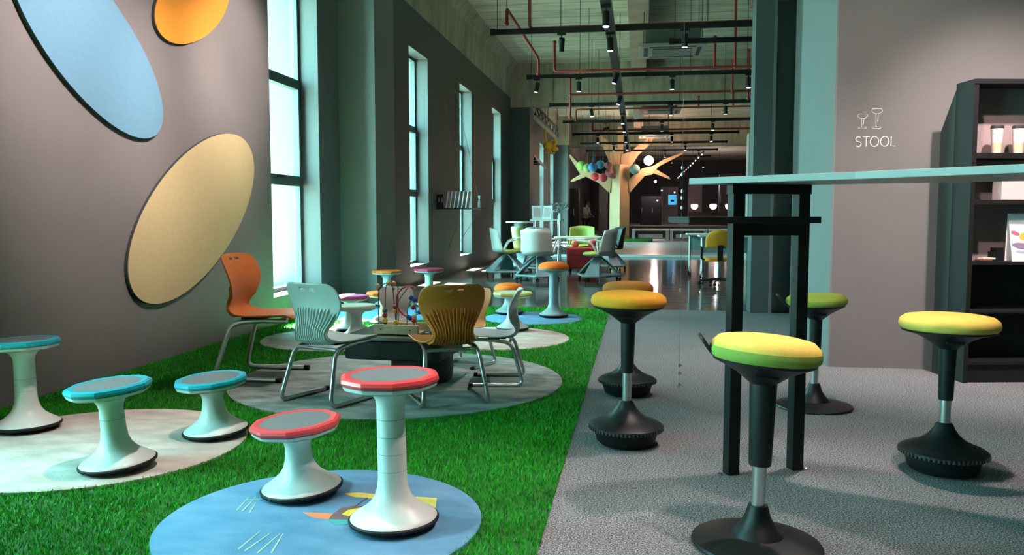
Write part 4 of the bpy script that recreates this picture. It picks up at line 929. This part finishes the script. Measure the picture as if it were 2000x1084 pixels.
tablet_chair(-0.64, 13.5, 165, 'pale tablet chair with lime seat facing left, rightmost of the group')
tablet_chair(-2.15, 16.0, 35, 'olive-backed tablet chair behind the leftmost one', shell=mat('olive_shell', (0.36, 0.36, 0.10), 0.5, var=0.03), tablet=False)
tablet_chair(-1.80, 15.4, 75, 'grey tablet chair half hidden behind the middle one', shell=mat('light_grey_shell', (0.45, 0.50, 0.51), 0.5, var=0.03), tablet=False)
tablet_chair(-1.15, 17.0, 270, 'lime-backed tablet chair facing the viewer behind the white table', shell=mat('lime_shell', (0.36, 0.52, 0.10), 0.5, var=0.03), tablet=False)
tablet_chair(-0.55, 16.2, 200, 'black-backed tablet chair right of the lime one', shell=mat('black_shell', (0.012, 0.014, 0.016), 0.5, var=0.03), tablet=False, seat=mat('yellow_seat', (0.65, 0.55, 0.12), 0.8, var=0.05))
# white tables among them
def small_table(x, y, label, w_=0.9, d_=0.55, h=0.72, top=None, round_=False, cat='table'):
    t = thing('side_table', label, cat, (x, y, -0.004), group='small tables on the polished floor')
    tm = top or white_p
    if round_:
        MB().lathe([(0, h - 0.025), (w_ / 2, h - 0.025), (w_ / 2, h), (0, h)], 36, cap=False).build('table_top', tm, t)
        MB().lathe([(0, 0.0), (0.22, 0.0), (0.22, 0.02), (0.05, 0.05), (0.11, h * .4), (0.14, h - 0.03), (0, h - 0.03)], 28, cap=False).build('pedestal', nd_b, t)
    else:
        MB().prism(rrect(-w_ / 2, w_ / 2, -d_ / 2, d_ / 2, 0.06), h - 0.025, h).build('table_top', tm, t, bevel=0.003)
        for sx in (-1, 1):
            for sy in (-1, 1):
                MB().tube([(sx * (w_ / 2 - 0.06), sy * (d_ / 2 - 0.06), 0), (sx * (w_ / 2 - 0.09), sy * (d_ / 2 - 0.08), h - 0.025)], 0.014, 8).build('leg', chrome, t)
    return t
small_table(-1.05, 14.75, 'white rectangular table between the tablet chairs', 0.85, 0.5, 0.69)
small_table(-2.45, 17.2, 'round white table on a slate pedestal behind the olive chair', 0.62, h=0.94, round_=True)
small_table(-1.98, 18.0, 'pale high table holding two propped picture cards', 0.7, 0.45, 0.98)
for k, (x_, rz_) in enumerate(((-2.20, 0.25), (-1.97, -0.4))):
    m = thing('picture_card', 'pale propped picture card on the high table, %s one' % ('left' if k == 0 else 'right'), 'card', (x_, 18.0, 0.977), rz_, 'picture cards on the high table')
    MB().box((0, 0, 0.15), (0.22, 0.012, 0.30), rx=R(-12)).build('card', paper, m, smooth=False)
    MB().box((0, -0.010, 0.15), (0.15, 0.003, 0.20), rx=R(-12)).build('printed_picture', mat('card_print', (0.70, 0.42, 0.42), 0.6, color2=(0.6, 0.5, 0.5), scale=9), m, smooth=False)
    MB().box((0, 0.06, 0.12), (0.10, 0.006, 0.24), rx=R(20)).build('easel_back', paper, m, smooth=False)
m = thing('vase_of_leaves', 'small vase of silvery blue leaves beside the picture cards', 'plant', (-1.69, 17.95, 0.977))
MB().lathe([(0, 0), (0.04, 0), (0.05, 0.06), (0.03, 0.12), (0.035, 0.14), (0, 0.14)], 16, cap=False).build('vase', white_p, m)
lv = MB(); r3 = random.Random(7)
for k in range(60):
    a = r3.uniform(0, 2 * PI); l_ = r3.uniform(0.06, 0.22); c_ = Vector((l_ * .8 * math.cos(a), l_ * .8 * math.sin(a), 0.14 + r3.uniform(0.02, 0.22)))
    d_ = Vector((r3.gauss(0, 1), r3.gauss(0, 1), r3.gauss(0, 1))).normalized() * 0.04; e_ = d_.orthogonal().normalized() * 0.016
    lv.add([c_ - d_, c_ + e_, c_ + d_, c_ - e_], [(0, 1, 2, 3)])
lv.build('leaves', mat('silver_leaf', (0.25, 0.40, 0.42), 0.6, color2=(0.5, 0.5, 0.58), scale=20), m, smooth=False)['kind'] = 'stuff'
# red pouf cabinet with small things on it
t = thing('red_cabinet', 'low red cabinet on casters behind the orange-cushion stool', 'cabinet', (-1.02, 15.6, -0.004))
rcm = mat('red_lacquer', (0.52, 0.03, 0.035), 0.35, var=0.04)
MB().bb((-0.30, -0.22, 0.07), (0.30, 0.22, 0.46)).build('cabinet_body', rcm, t, smooth=False, bevel=0.01)
for k in range(3): MB().bb((-0.28, -0.232, 0.09 + k * 0.12), (0.28, -0.22, 0.20 + k * 0.12)).build('drawer', rcm, t, smooth=False, bevel=0.004)
for sx in (-0.25, 0.25):
    for sy in (-0.17, 0.17): MB().tube([(sx - 0.012, sy, 0.035), (sx + 0.012, sy, 0.035)], 0.035, 12).build('caster', rubber, t)
for k, (x_, c_, lb) in enumerate(((-1.18, 'peach', 'coral toy ball on the red cabinet, left one'), (-0.86, 'red', 'red toy ball on the red cabinet, right one'))):
    MBo = MB().ball((0, 0, 0.075), 0.075, 18, 12).build('toy_ball', mat('ball_' + c_, dict(peach=(0.8, 0.22, 0.12), red=(0.7, 0.08, 0.10))[c_], 0.5, var=0.05), loc=(x_, 15.6, 0.456))
    tag(MBo, lb, 'ball', 'toy balls on the red cabinet')

# ================================================================== DESKS AND CHAIR AT THE RIGHT OF THE POLISHED FLOOR
def flip_desk(x, y, label):
    t = thing('flip_desk', label, 'desk', (x, y, -0.004), group='white wheeled desks by the partition')
    MB().bb((0, -0.30, 0.715), (1.2, 0.30, 0.74)).build('desk_top', white_p, t, smooth=False, bevel=0.004)
    for sx in (0.06, 1.14):
        MB().tube(rounded([(sx, -0.26, 0.06), (sx, -0.18, 0.09), (sx, -0.02, 0.12), (sx, 0.0, 0.70)], 0.05), 0.020, 8).tube([(sx, -0.02, 0.11), (sx, 0.26, 0.06)], 0.018, 8).tube([(sx, -0.25, 0.70), (sx, 0.25, 0.70)], 0.014, 8).build('leg_frame', silver, t)
        for sy in (-0.26, 0.26):
            MB().tube([(sx - 0.014, sy, 0.035), (sx + 0.014, sy, 0.035)], 0.035, 14).build('caster', rubber, t)
    MB().bb((0.08, -0.01, 0.45), (1.12, 0.006, 0.70)).build('modesty_panel', mat('pale_teal_panel', (0.30, 0.42, 0.44), 0.5, var=0.03), t, smooth=False)
    return t
flip_desk(0.86, 15.2, 'white wheeled desk beside the partition, farther one')
flip_desk(0.98, 13.9, 'white wheeled desk beside the partition, nearer one behind the orange chair')
t = thing('task_chair', 'task chair with orange back seen through the high table legs', 'chair', (1.22, 12.9, -0.004), R(90))
ob = mat('orange_mesh', (0.70, 0.30, 0.015), 0.7, var=0.06, scale=40)
vs = []; n = 12
for i in range(9):
    v = i / 8
    for k in range(n + 1):
        u = -1 + 2 * k / n; hw = 0.22 * math.sqrt(max(0.05, 1 - max(0, (v - 0.45) / 0.62) ** 2))
        vs.append((-0.20 + 0.04 * u * u - 0.05 * v, u * hw, 0.57 + 0.27 * v))
b = MB().add(vs, [(i * (n + 1) + k, i * (n + 1) + k + 1, (i + 1) * (n + 1) + k + 1, (i + 1) * (n + 1) + k) for i in range(8) for k in range(n)]).build('backrest', ob, t, ang=60)
b.modifiers.new('thickness', 'SOLIDIFY').thickness = 0.03
MB().prism(rrect(-0.20, 0.22, -0.22, 0.22, 0.08), 0.37, 0.42).build('seat', ob, t, bevel=0.01)
for sd in (-1, 1):
    MB().tube(rounded([(-0.12, sd * 0.20, 0.39), (-0.12, sd * 0.27, 0.41), (-0.12, sd * 0.27, 0.57), (0.14, sd * 0.27, 0.58)], 0.04), 0.016, 8).build('armrest', plastic_k, t)
MB().tube([(0, 0, 0.09), (0, 0, 0.375)], 0.025, 12).build('gas_lift', silver, t)
MB().box((-0.21, 0, 0.50), (0.03, 0.08, 0.24)).build('back_support', plastic_k, t, smooth=False)
for k in range(5):
    a = R(72 * k + 20); MB().tube([(0, 0, 0.10), (0.28 * math.cos(a), 0.28 * math.sin(a), 0.065)], [0.028, 0.014], 8).build('base_arm', plastic_k, t)
    MB().tube([(0.28 * math.cos(a) - 0.012, 0.28 * math.sin(a), 0.028), (0.28 * math.cos(a) + 0.012, 0.28 * math.sin(a), 0.028)], 0.028, 10).build('caster', rubber, t)

# ================================================================== PLYWOOD TREE
T = thing('plywood_tree', 'big plywood display tree with branching arms standing in a green patch', 'display tree', (-0.77, 34.0, 0.02))
ply = mat('plywood', (0.46, 0.285, 0.155), 0.6, var=0.06, scale=3, stretch=(4, 4, 0.5))
MB().prism([(-0.40, 0.0), (0.02, -0.42), (0.40, 0.0), (0.02, 0.42)], 0.0, 3.0).build('trunk', ply, T, smooth=False)
def branch(poly, y0=-0.12, y1=0.12, n=[0]):
    n[0] += 1; e = 0.012 * n[0]; MB().prism_y(poly, y0 + e, y1 + e).build('branch', ply, T, smooth=False)
branch([(-0.40, 1.85), (-0.30, 2.45), (-0.75, 2.62), (-1.45, 2.85), (-2.02, 3.45), (-2.06, 3.36), (-1.62, 2.66), (-0.85, 2.28)])
branch([(-1.30, 2.80), (-1.95, 2.42), (-2.0, 2.32), (-1.90, 2.33), (-1.15, 2.62)])
branch([(0.40, 1.85), (0.35, 2.42), (0.9, 2.85), (1.35, 2.95), (1.75, 3.20), (2.55, 3.50), (2.50, 3.40), (1.55, 2.92), (1.30, 2.60), (1.0, 2.55)])
branch([(1.15, 2.72), (1.55, 2.58), (2.02, 2.40), (1.98, 2.50), (1.50, 2.78), (1.25, 2.88)])
branch([(-0.30, 2.7), (0.0, 3.0), (0.02, 3.5), (-0.30, 3.85), (-0.65, 4.10), (-0.95, 4.35), (-0.80, 3.95), (-0.50, 3.30)])
branch([(0.38, 2.85), (0.05, 3.0), (0.05, 3.4), (0.45, 3.55), (0.95, 3.95), (1.45, 4.25), (1.20, 3.82), (0.75, 3.40)])
branch([(-0.12, 2.9), (0.14, 2.9), (0.12, 4.55), (-0.10, 4.55)], -0.1, 0.14)
o = MB().prism(rrect(-1.0, 1.35, -0.7, 0.6, 0.3), 0.0, 0.10).build('turf_patch', mat('patch_turf', (0.02, 0.20, 0.02), 0.9, var=0.3, scale=20, bump=0.5), loc=(-0.77, 34.0, 0.021))
o.location.z = 0.021; T.location.z = 0.122
tag(o, 'green turf patch at the foot of the plywood tree', 'turf patch')
balls = [(-2.30, 3.10, 0.22, (0.25, 0.42, 0.08), 'lime green'), (-2.05, 2.98, 0.20, (0.20, 0.33, 0.10), 'moss green'), (-1.80, 2.98, 0.21, (0.03, 0.16, 0.38), 'deep blue'), (-1.55, 3.12, 0.20, (0.05, 0.25, 0.42), 'sky blue'),
         (-1.75, 2.62, 0.19, (0.5, 0.04, 0.06), 'red'), (-1.40, 2.55, 0.20, (0.45, 0.03, 0.07), 'crimson'), (-1.18, 2.80, 0.20, (0.38, 0.12, 0.13), 'dusty pink'), (-1.22, 3.08, 0.17, (0.16, 0.05, 0.05), 'maroon'), (-1.0, 2.62, 0.13, (0.25, 0.06, 0.07), 'dark red'), (-0.17, 2.92, 0.24, (0.10, 0.22, 0.20), 'grey-green')]
BI = {b[4]: i for i, b in enumerate(balls)}
for (bx, bz, br, bc_, nm) in balls:
    br *= 0.86; bc_ = tuple(c * 0.75 for c in bc_)
    m = mat('pompom_' + nm.replace(' ', '_'), bc_, 0.9, var=0.2, scale=20, bump=0.6, bscale=60)
    t = thing('paper_lantern', '%s round lantern hanging in the plywood tree' % nm, 'lantern', (bx, (33.68, 33.43, 32.9)[BI[nm] % 3], bz), group='round lanterns in the plywood tree')
    MB().lathe([(br * math.sin(PI * k / 14) , -br * math.cos(PI * k / 14)) for k in range(15)], 20, lambda a, r, z: 1 + 0.03 * math.cos(10 * a), cap=False).build('lantern_ball', m, t)
    MB().tube([(0, 0, br * .95), (0, 0, ZC - bz)], 0.006, 5).build('cord', trackm, t)
t = thing('globe_lamp', 'glaring round lamp hanging in the right fork of the tree', 'lamp', (0.38, 33.6, 3.26))
MB().ball((0, 0, 0), 0.19, 20, 14).build('globe', mat('globe_glow', (1, 0.9, 0.85), 0.4, emit=(1.0, 0.72, 0.58), estr=20), t)
MB().tube([(0, 0, 0.18), (0, 0, ZC - 3.26)], 0.008, 6).lathe([(0.05, 0.17), (0.04, 0.24), (0, 0.25)], 14).build('cord', trackm, t)
ld = bpy.data.lights.new('globe_light', 'POINT'); ld.energy = 75; ld.color = (1, 0.55, 0.36); ld.shadow_soft_size = 0.2
lo = bpy.data.objects.new('globe_light', ld); col.objects.link(lo); lo.parent = t; lo.location = (0, -0.35, 0)

# ================================================================== PERSON FAR BACK
def skin_obj(name, pts, edges, radii, m, parent, root=0, sub=1):
    me = bpy.data.meshes.new(name); me.from_pydata(pts, edges, []); me.update()
    o = bpy.data.objects.new(name, me); col.objects.link(o)
    if parent: o.parent = parent
    sk = o.modifiers.new('skin', 'SKIN'); sk.use_smooth_shade = True
    for i, r in enumerate(radii):
        me.skin_vertices[0].data[i].radius = (r, r) if not isinstance(r, tuple) else r
        me.skin_vertices[0].data[i].use_root = (i == root)
    su = o.modifiers.new('sub', 'SUBSURF'); su.levels = sub; su.render_levels = sub
    me.materials.append(m); return o
pp = thing('person', 'standing person with dark hair, grey top and dark trousers, half turned away', 'person', (-2.28, 36.2, 0.02), R(-35))
skin_m = mat('skin', (0.45, 0.28, 0.20), 0.6, var=0.03)
pts = [(0, 0, 0.92), (0, 0, 1.10), (0.02, 0, 1.32), (0.04, 0, 1.42), (0.08, 0, 1.50), (0.11, 0, 1.58), (0.11, 0, 1.66)]
ed = [(0, 1), (1, 2), (2, 3), (3, 4), (4, 5), (5, 6)]; rad = [(0.13, 0.10), (0.115, 0.085), (0.13, 0.09), 0.06, 0.075, 0.088, 0.06]
for sd in (-1, 1):
    b0 = len(pts)
    pts += [(0.03, sd * 0.17, 1.37), (0.06, sd * 0.22, 1.12), (0.22, sd * 0.17, 1.02), (0.30, sd * 0.15, 1.01)]
    rad += [0.052, 0.042, 0.032, 0.030]; ed += [(2, b0), (b0, b0 + 1), (b0 + 1, b0 + 2), (b0 + 2, b0 + 3)]
    for f, (dy, ln, dz) in enumerate(((-0.03, 0.075, -0.01), (-0.01, 0.085, 0), (0.01, 0.08, 0), (0.03, 0.065, -0.01), (0.045, 0.04, 0.02))):
        q0 = len(pts); pts += [(0.30 + ln * 0.6, sd * 0.15 - dy * sd, 1.01 + dz), (0.30 + ln, sd * 0.15 - dy * sd, 0.985 + dz)]
        rad += [0.009, 0.008]; ed += [(b0 + 3, q0), (q0, q0 + 1)]
    b0 = len(pts)
    pts += [(0, sd * 0.09, 0.88), (0.02, sd * 0.10, 0.48), (-0.01, sd * 0.10, 0.09), (0.12, sd * 0.11, 0.035)]
    rad += [0.085, 0.055, 0.042, 0.035]; ed += [(0, b0), (b0, b0 + 1), (b0 + 1, b0 + 2), (b0 + 2, b0 + 3)]
skin_obj('body', pts, ed, rad, skin_m, pp)
top_m = mat('grey_top_fabric', (0.42, 0.40, 0.42), 0.85, var=0.08, scale=20)
P2 = [(0, 0, 0.93), (0, 0, 1.10), (0.02, 0, 1.32), (0.035, 0, 1.39)]; E2 = [(0, 1), (1, 2), (2, 3)]; R2 = [(0.15, 0.12), (0.13, 0.10), (0.15, 0.105), 0.07]
for sd in (-1, 1):
    b0 = len(P2); P2 += [(0.03, sd * 0.17, 1.37), (0.058, sd * 0.217, 1.14)]; R2 += [0.066, 0.056]; E2 += [(2, b0), (b0, b0 + 1)]
skin_obj('top', P2, E2, R2, top_m, pp)
P3 = [(0, 0, 0.95)]; E3 = []; R3 = [(0.145, 0.115)]
for sd in (-1, 1):
    b0 = len(P3); P3 += [(0, sd * 0.09, 0.86), (0.02, sd * 0.10, 0.48), (-0.01, sd * 0.10, 0.10)]; R3 += [0.10, 0.072, 0.062]; E3 += [(0, b0), (b0, b0 + 1), (b0 + 1, b0 + 2)]
dark_f = mat('dark_trouser_fabric', (0.015, 0.014, 0.018), 0.85, var=0.1)
skin_obj('trousers', P3, E3, R3, dark_f, pp)
MB().ball((0.085, 0, 1.60), 0.112, 18, 12, (1.0, 0.92, 1.1)).ball((0.03, 0, 1.46), 0.10, 16, 10, (0.7, 0.95, 1.4)).build('hair', mat('dark_hair', (0.010, 0.008, 0.008), 0.5, var=0.2, scale=30), pp)
hd = MB()
for sd in (-1, 1): hd.ball((0.20, sd * 0.035, 1.60), 0.013, 8, 6)
hd.build('eyes', mat('eye_dark', (0.02, 0.02, 0.02), 0.3, var=0.02), pp)
MB().ball((0.212, 0, 1.575), 0.018, 8, 6, (1, .7, 1.2)).ball((0.205, 0, 1.535), 0.02, 8, 6, (.5, 1.2, .35)).build('nose_and_mouth', skin_m, pp)
for sd in (-1, 1): MB().ball((0.05, sd * 0.105, 0.035), 0.06, 12, 8, (2.0, 0.8, 0.6)).build('shoe', rubber, pp)

# ================================================================== FAR FURNITURE
bench_m = mat('bench_grey', (0.36, 0.38, 0.41), 0.5, var=0.05)
for k, (x0, x1) in enumerate(((-0.25, 1.25), (1.30, 2.80), (2.85, 4.35))):
    t = thing('low_bench', 'low grey open bench behind the tree, %s of three' % ('leftmost', 'middle', 'rightmost')[k], 'bench', (0, 34.75, 0.02), group='low benches behind the plywood tree')
    MB().bb((x0, 0, 0.42), (x1, 0.7, 0.50)).build('bench_top', mat('bench_top', (0.62, 0.63, 0.65), 0.45, var=0.03), t, smooth=False, bevel=0.005)
    for xx in (x0, x1 - 0.12): MB().bb((xx, 0.02, 0), (xx + 0.12, 0.68, 0.42)).build('bench_side', bench_m, t, smooth=False)
    MB().bb((x0 + 0.12, 0.30, 0.08), (x1 - 0.12, 0.68, 0.12)).build('lower_shelf', bench_m, t, smooth=False)
    MB().bb((x0 + 0.25, 0.10, 0.12), (x1 - 0.25, 0.55, 0.27)).build('storage_tray', mat('tray_grey', (0.45, 0.46, 0.48), 0.5, var=0.03), t, smooth=False)
# raised platform and counters in the dark end of the hall
structure('floor_platform', MB().bb((-0.6, 40.5, 0.02), (9, 61.9, 0.55)), mat('platform_carpet', (0.22, 0.19, 0.19), 0.8, var=0.1, scale=4), smooth=False)
dk = mat('dark_cabinet', (0.016, 0.015, 0.017), 0.5, var=0.1)
taupe = mat('taupe_panel', (0.13, 0.10, 0.11), 0.6, var=0.1, scale=1.5)
def cabinet(x0, x1, y0, y1, h, label, m=dk, z=0.55, name='display_cabinet', cat='cabinet', doors=2):
    t = thing(name, label, cat, ((x0 + x1) / 2, y0, z))
    w2 = (x1 - x0) / 2
    MB().bb((-w2, 0.02, 0), (w2, y1 - y0, h)).build('cabinet_body', m, t, smooth=False)
    for k in range(doors):
        a = -w2 + k * 2 * w2 / doors; d = MB().bb((a + 0.02, 0, 0.06), (a + 2 * w2 / doors - 0.02, 0.02, h - 0.04)).build('cabinet_door', m, t, smooth=False)
        MB().bb((a + 0.06, -0.02, h * .45), (a + 0.09, 0, h * .6)).build('handle', silver, d, smooth=False)
    return t
cabinet(-3.30, -2.70, 37.8, 38.4, 2.3, 'tall black shelving cabinet behind the person', z=0.02)
cabinet(-1.85, -1.45, 39.0, 39.4, 2.6, 'tall pale panel cabinet just left of the tree trunk', mat('pale_panel', (0.40, 0.36, 0.38), 0.5, var=0.05), z=0.02, doors=1)
cabinet(0.1, 1.2, 44.5, 45.0, 1.55, 'dark display cabinet right of the tree on the platform')
cabinet(2.75, 5.2, 46.0, 46.6, 0.72, 'dark counter carrying small lamps on the platform', mat('counter_brown', (0.10, 0.07, 0.06), 0.5, var=0.1))
cabinet(1.35, 2.4, 52.0, 52.4, 2.3, 'grey upright panel holding the blue screen', mat('upright_grey', (0.20, 0.19, 0.20), 0.6, var=0.05), doors=1)
cabinet(2.9, 3.7, 50.0, 50.4, 2.5, 'taupe wall panel coloured as lit behind the counter', mat('taupe_coloured_lit', (0.40, 0.32, 0.34), 0.6, var=0.1), doors=1)  # paler copy of the taupe, the light is in the colour
cabinet(4.6, 6.4, 49.0, 49.5, 2.9, 'dark wall unit at the right end of the platform', taupe)
t = thing('blue_screen', 'small glowing blue screen on the grey panel far back', 'screen', (2.05, 51.95, 2.05))
MB().bb((-0.27, -0.03, -0.33), (0.27, 0.04, 0.33)).build('screen_body', plastic_k, t, smooth=False)
MB().bb((-0.25, -0.035, -0.31), (0.25, -0.03, 0.31)).build('screen_display', mat('screen_blue', (0.05, 0.3, 0.5), 0.4, emit=(0.06, 0.42, 0.72), estr=0.8), t, smooth=False)
MB().bb((-0.10, -0.04, -0.12), (0.12, -0.035, 0.0)).build('screen_mark', mat('screen_navy', (0.01, 0.06, 0.12), 0.4, var=0.02), t, smooth=False)
glow = mat('shade_glow', (1, 0.85, 0.8), 0.5, emit=(1.0, 0.74, 0.66), estr=1.6)
for k, x_ in enumerate((3.02, 4.02, 4.85)):
    t = thing('table_lamp', 'small glowing lamp on the far counter, %s' % ('leftmost', 'middle one', 'rightmost')[k], 'lamp', (x_, 46.25, 1.27), group='small lamps on the far counter')
    MB().lathe([(0, 0), (0.09, 0), (0.09, 0.02), (0.02, 0.03), (0.02, 0.14), (0, 0.14)], 16, cap=False).build('lamp_base', plastic_k, t)
    MB().lathe([(0.07, 0.14), (0.17, 0.22), (0.20, 0.36), (0.16, 0.44), (0, 0.44)], 20, cap=False).build('lamp_shade', glow, t)
# bright work lamps under the far ceiling
for k, (x_, y_, z_, s) in enumerate(((0.85, 44, 2.85, 0.11), (3.25, 52, 3.05, 0.12), (3.75, 52, 3.1, 0.13), (4.85, 52, 3.15, 0.14), (2.1, 50, 2.45, 0.06), (0.95, 43, 1.85, 0.06), (1.25, 46, 2.45, 0.05))):
    t = thing('pendant_lamp', 'small bright pendant lamp in the dark end of the hall, %s listed left to right' % ORD[[0, 4, 5, 6, 3, 1, 2][k]], 'lamp', (x_, y_, z_), group='pendant lamps in the dark end')
    s *= 0.6; MB().ball((0, 0, 0), s, 12, 8).build('bulb', mat('bulb_glow', (1, 1, 1), 0.4, emit=(1.0, 0.83, 0.78), estr=14), t)
    MB().tube([(0, 0, s * .9), (0, 0, ZC - z_)], 0.008, 5).lathe([(s * .9, s * .4), (s * .5, s * 1.1), (0, s * 1.2)], 12).build('cord', trackm, t)
    if k in (0, 2, 3):
        ld = bpy.data.lights.new('pendant_light', 'POINT'); ld.energy = 70; ld.color = (1, 0.8, 0.76); ld.shadow_soft_size = 0.15
        lo = bpy.data.objects.new('pendant_light', ld); col.objects.link(lo); lo.parent = t; lo.location = (0, 0, -s - 0.1)
# chain of small lights along the far right ceiling
t = thing('light_chain', 'row of tiny lights running into the dark at the far right', 'light chain', (0, 0, 0))
MB().box((2.55, 46, 3.62), (0.05, 24, 0.05)).build('track_rail', trackm, t, smooth=False)
for k in range(12):
    MB().lathe([(0, 0), (0.022, 0), (0.022, 0.05), (0, 0.05)], 10, c=(2.55, 35 + k * 1.9, 3.55), cap=False).build('tiny_lamp', mat('tiny_glow', (1, 1, 1), 0.4, emit=(1.0, 0.88, 0.85), estr=5), t)
# end of a screen wall behind the right partition, warm light put into its colour
structure('wall_lit_pier', MB().bb((2.55, 20.2, 0), (2.85, 20.6, 3.0)), mat('pier_warm_light_tone', (0.5, 0.42, 0.38), 0.6, var=0.05), smooth=False)
# yellow climbing toy and truss near the ceiling, left
t = thing('black_truss', 'black lattice truss under the beam behind the second column', 'truss', (-2.95, 23.6, 3.95))
MB().box((0, 3.4, 0.0), (0.05, 6.8, 0.05)).box((0, 3.4, 0.28), (0.05, 6.8, 0.05)).build('truss_chord', trackm, t, smooth=False)
for k in range(14):
    y0 = k * 0.5; MB().tube([(0, y0 + (0.5 if k % 2 else 0), 0.0), (0, y0 + (0 if k % 2 else 0.5), 0.28)], 0.016, 6).build('truss_web', trackm, t)
for k in (0.3, 3.4, 6.5): MB().tube([(0, k, 0.28), (0, k, ZC - 3.95)], 0.01, 6).build('hanger_rod', trackm, bpy.data.objects['black_truss'])
t = thing('black_wall_rack', 'slim black rack projecting below the yellow figure', 'rack', (-3.35, 24.0, 2.70))
MB().box((0.35, 1.2, 0), (0.06, 3.4, 0.06), rx=R(-3)).build('rack_bar', trackm, t, smooth=False)
for k in range(3): MB().box((0.16, 0.1 + k * 1.1, 0.0), (0.42, 0.05, 0.05)).build('rack_bracket', trackm, t, smooth=False)
t = thing('hanging_figure', 'yellow long-armed toy figure hanging beneath the concrete beam', 'toy', (-2.74, 25.0, 2.95), scale=0.72)
MB().tube([(-0.10, 0, 1.0), (-0.10, 0, 0.62), (-0.02, 0, 0.45)], 0.045, 10).build('raised_arm', ym, t)
MB().ball((0.02, 0, 0.30), 0.20, 16, 12, (1, .8, .95)).build('torso', ym, t)
MB().tube([(0.24 + 0.11 * math.cos(a), 0, 0.42 + 0.12 * math.sin(a)) for a in np.linspace(0, 2 * PI, 18)], 0.05, 10).build('curled_arm', ym, t)
MB().ball((0.30, 0, 0.16), 0.13, 14, 10, (1.3, 1, .9)).build('head', ym, t)
MB().tube([(-0.05, 0, 0.15), (-0.12, 0, 0.02), (0.02, 0, -0.05)], 0.05, 10).build('leg', ym, t)
MB().tube([(0.10, 0, 0.14), (0.16, 0, 0.0), (0.30, 0, -0.02)], 0.05, 10).build('leg', ym, t)
MB().tube([(-0.10, 0, 0.98), (-0.10, 0, (ZC - 2.95) / 0.72)], 0.006, 5).build('hanging_cord', trackm, t)
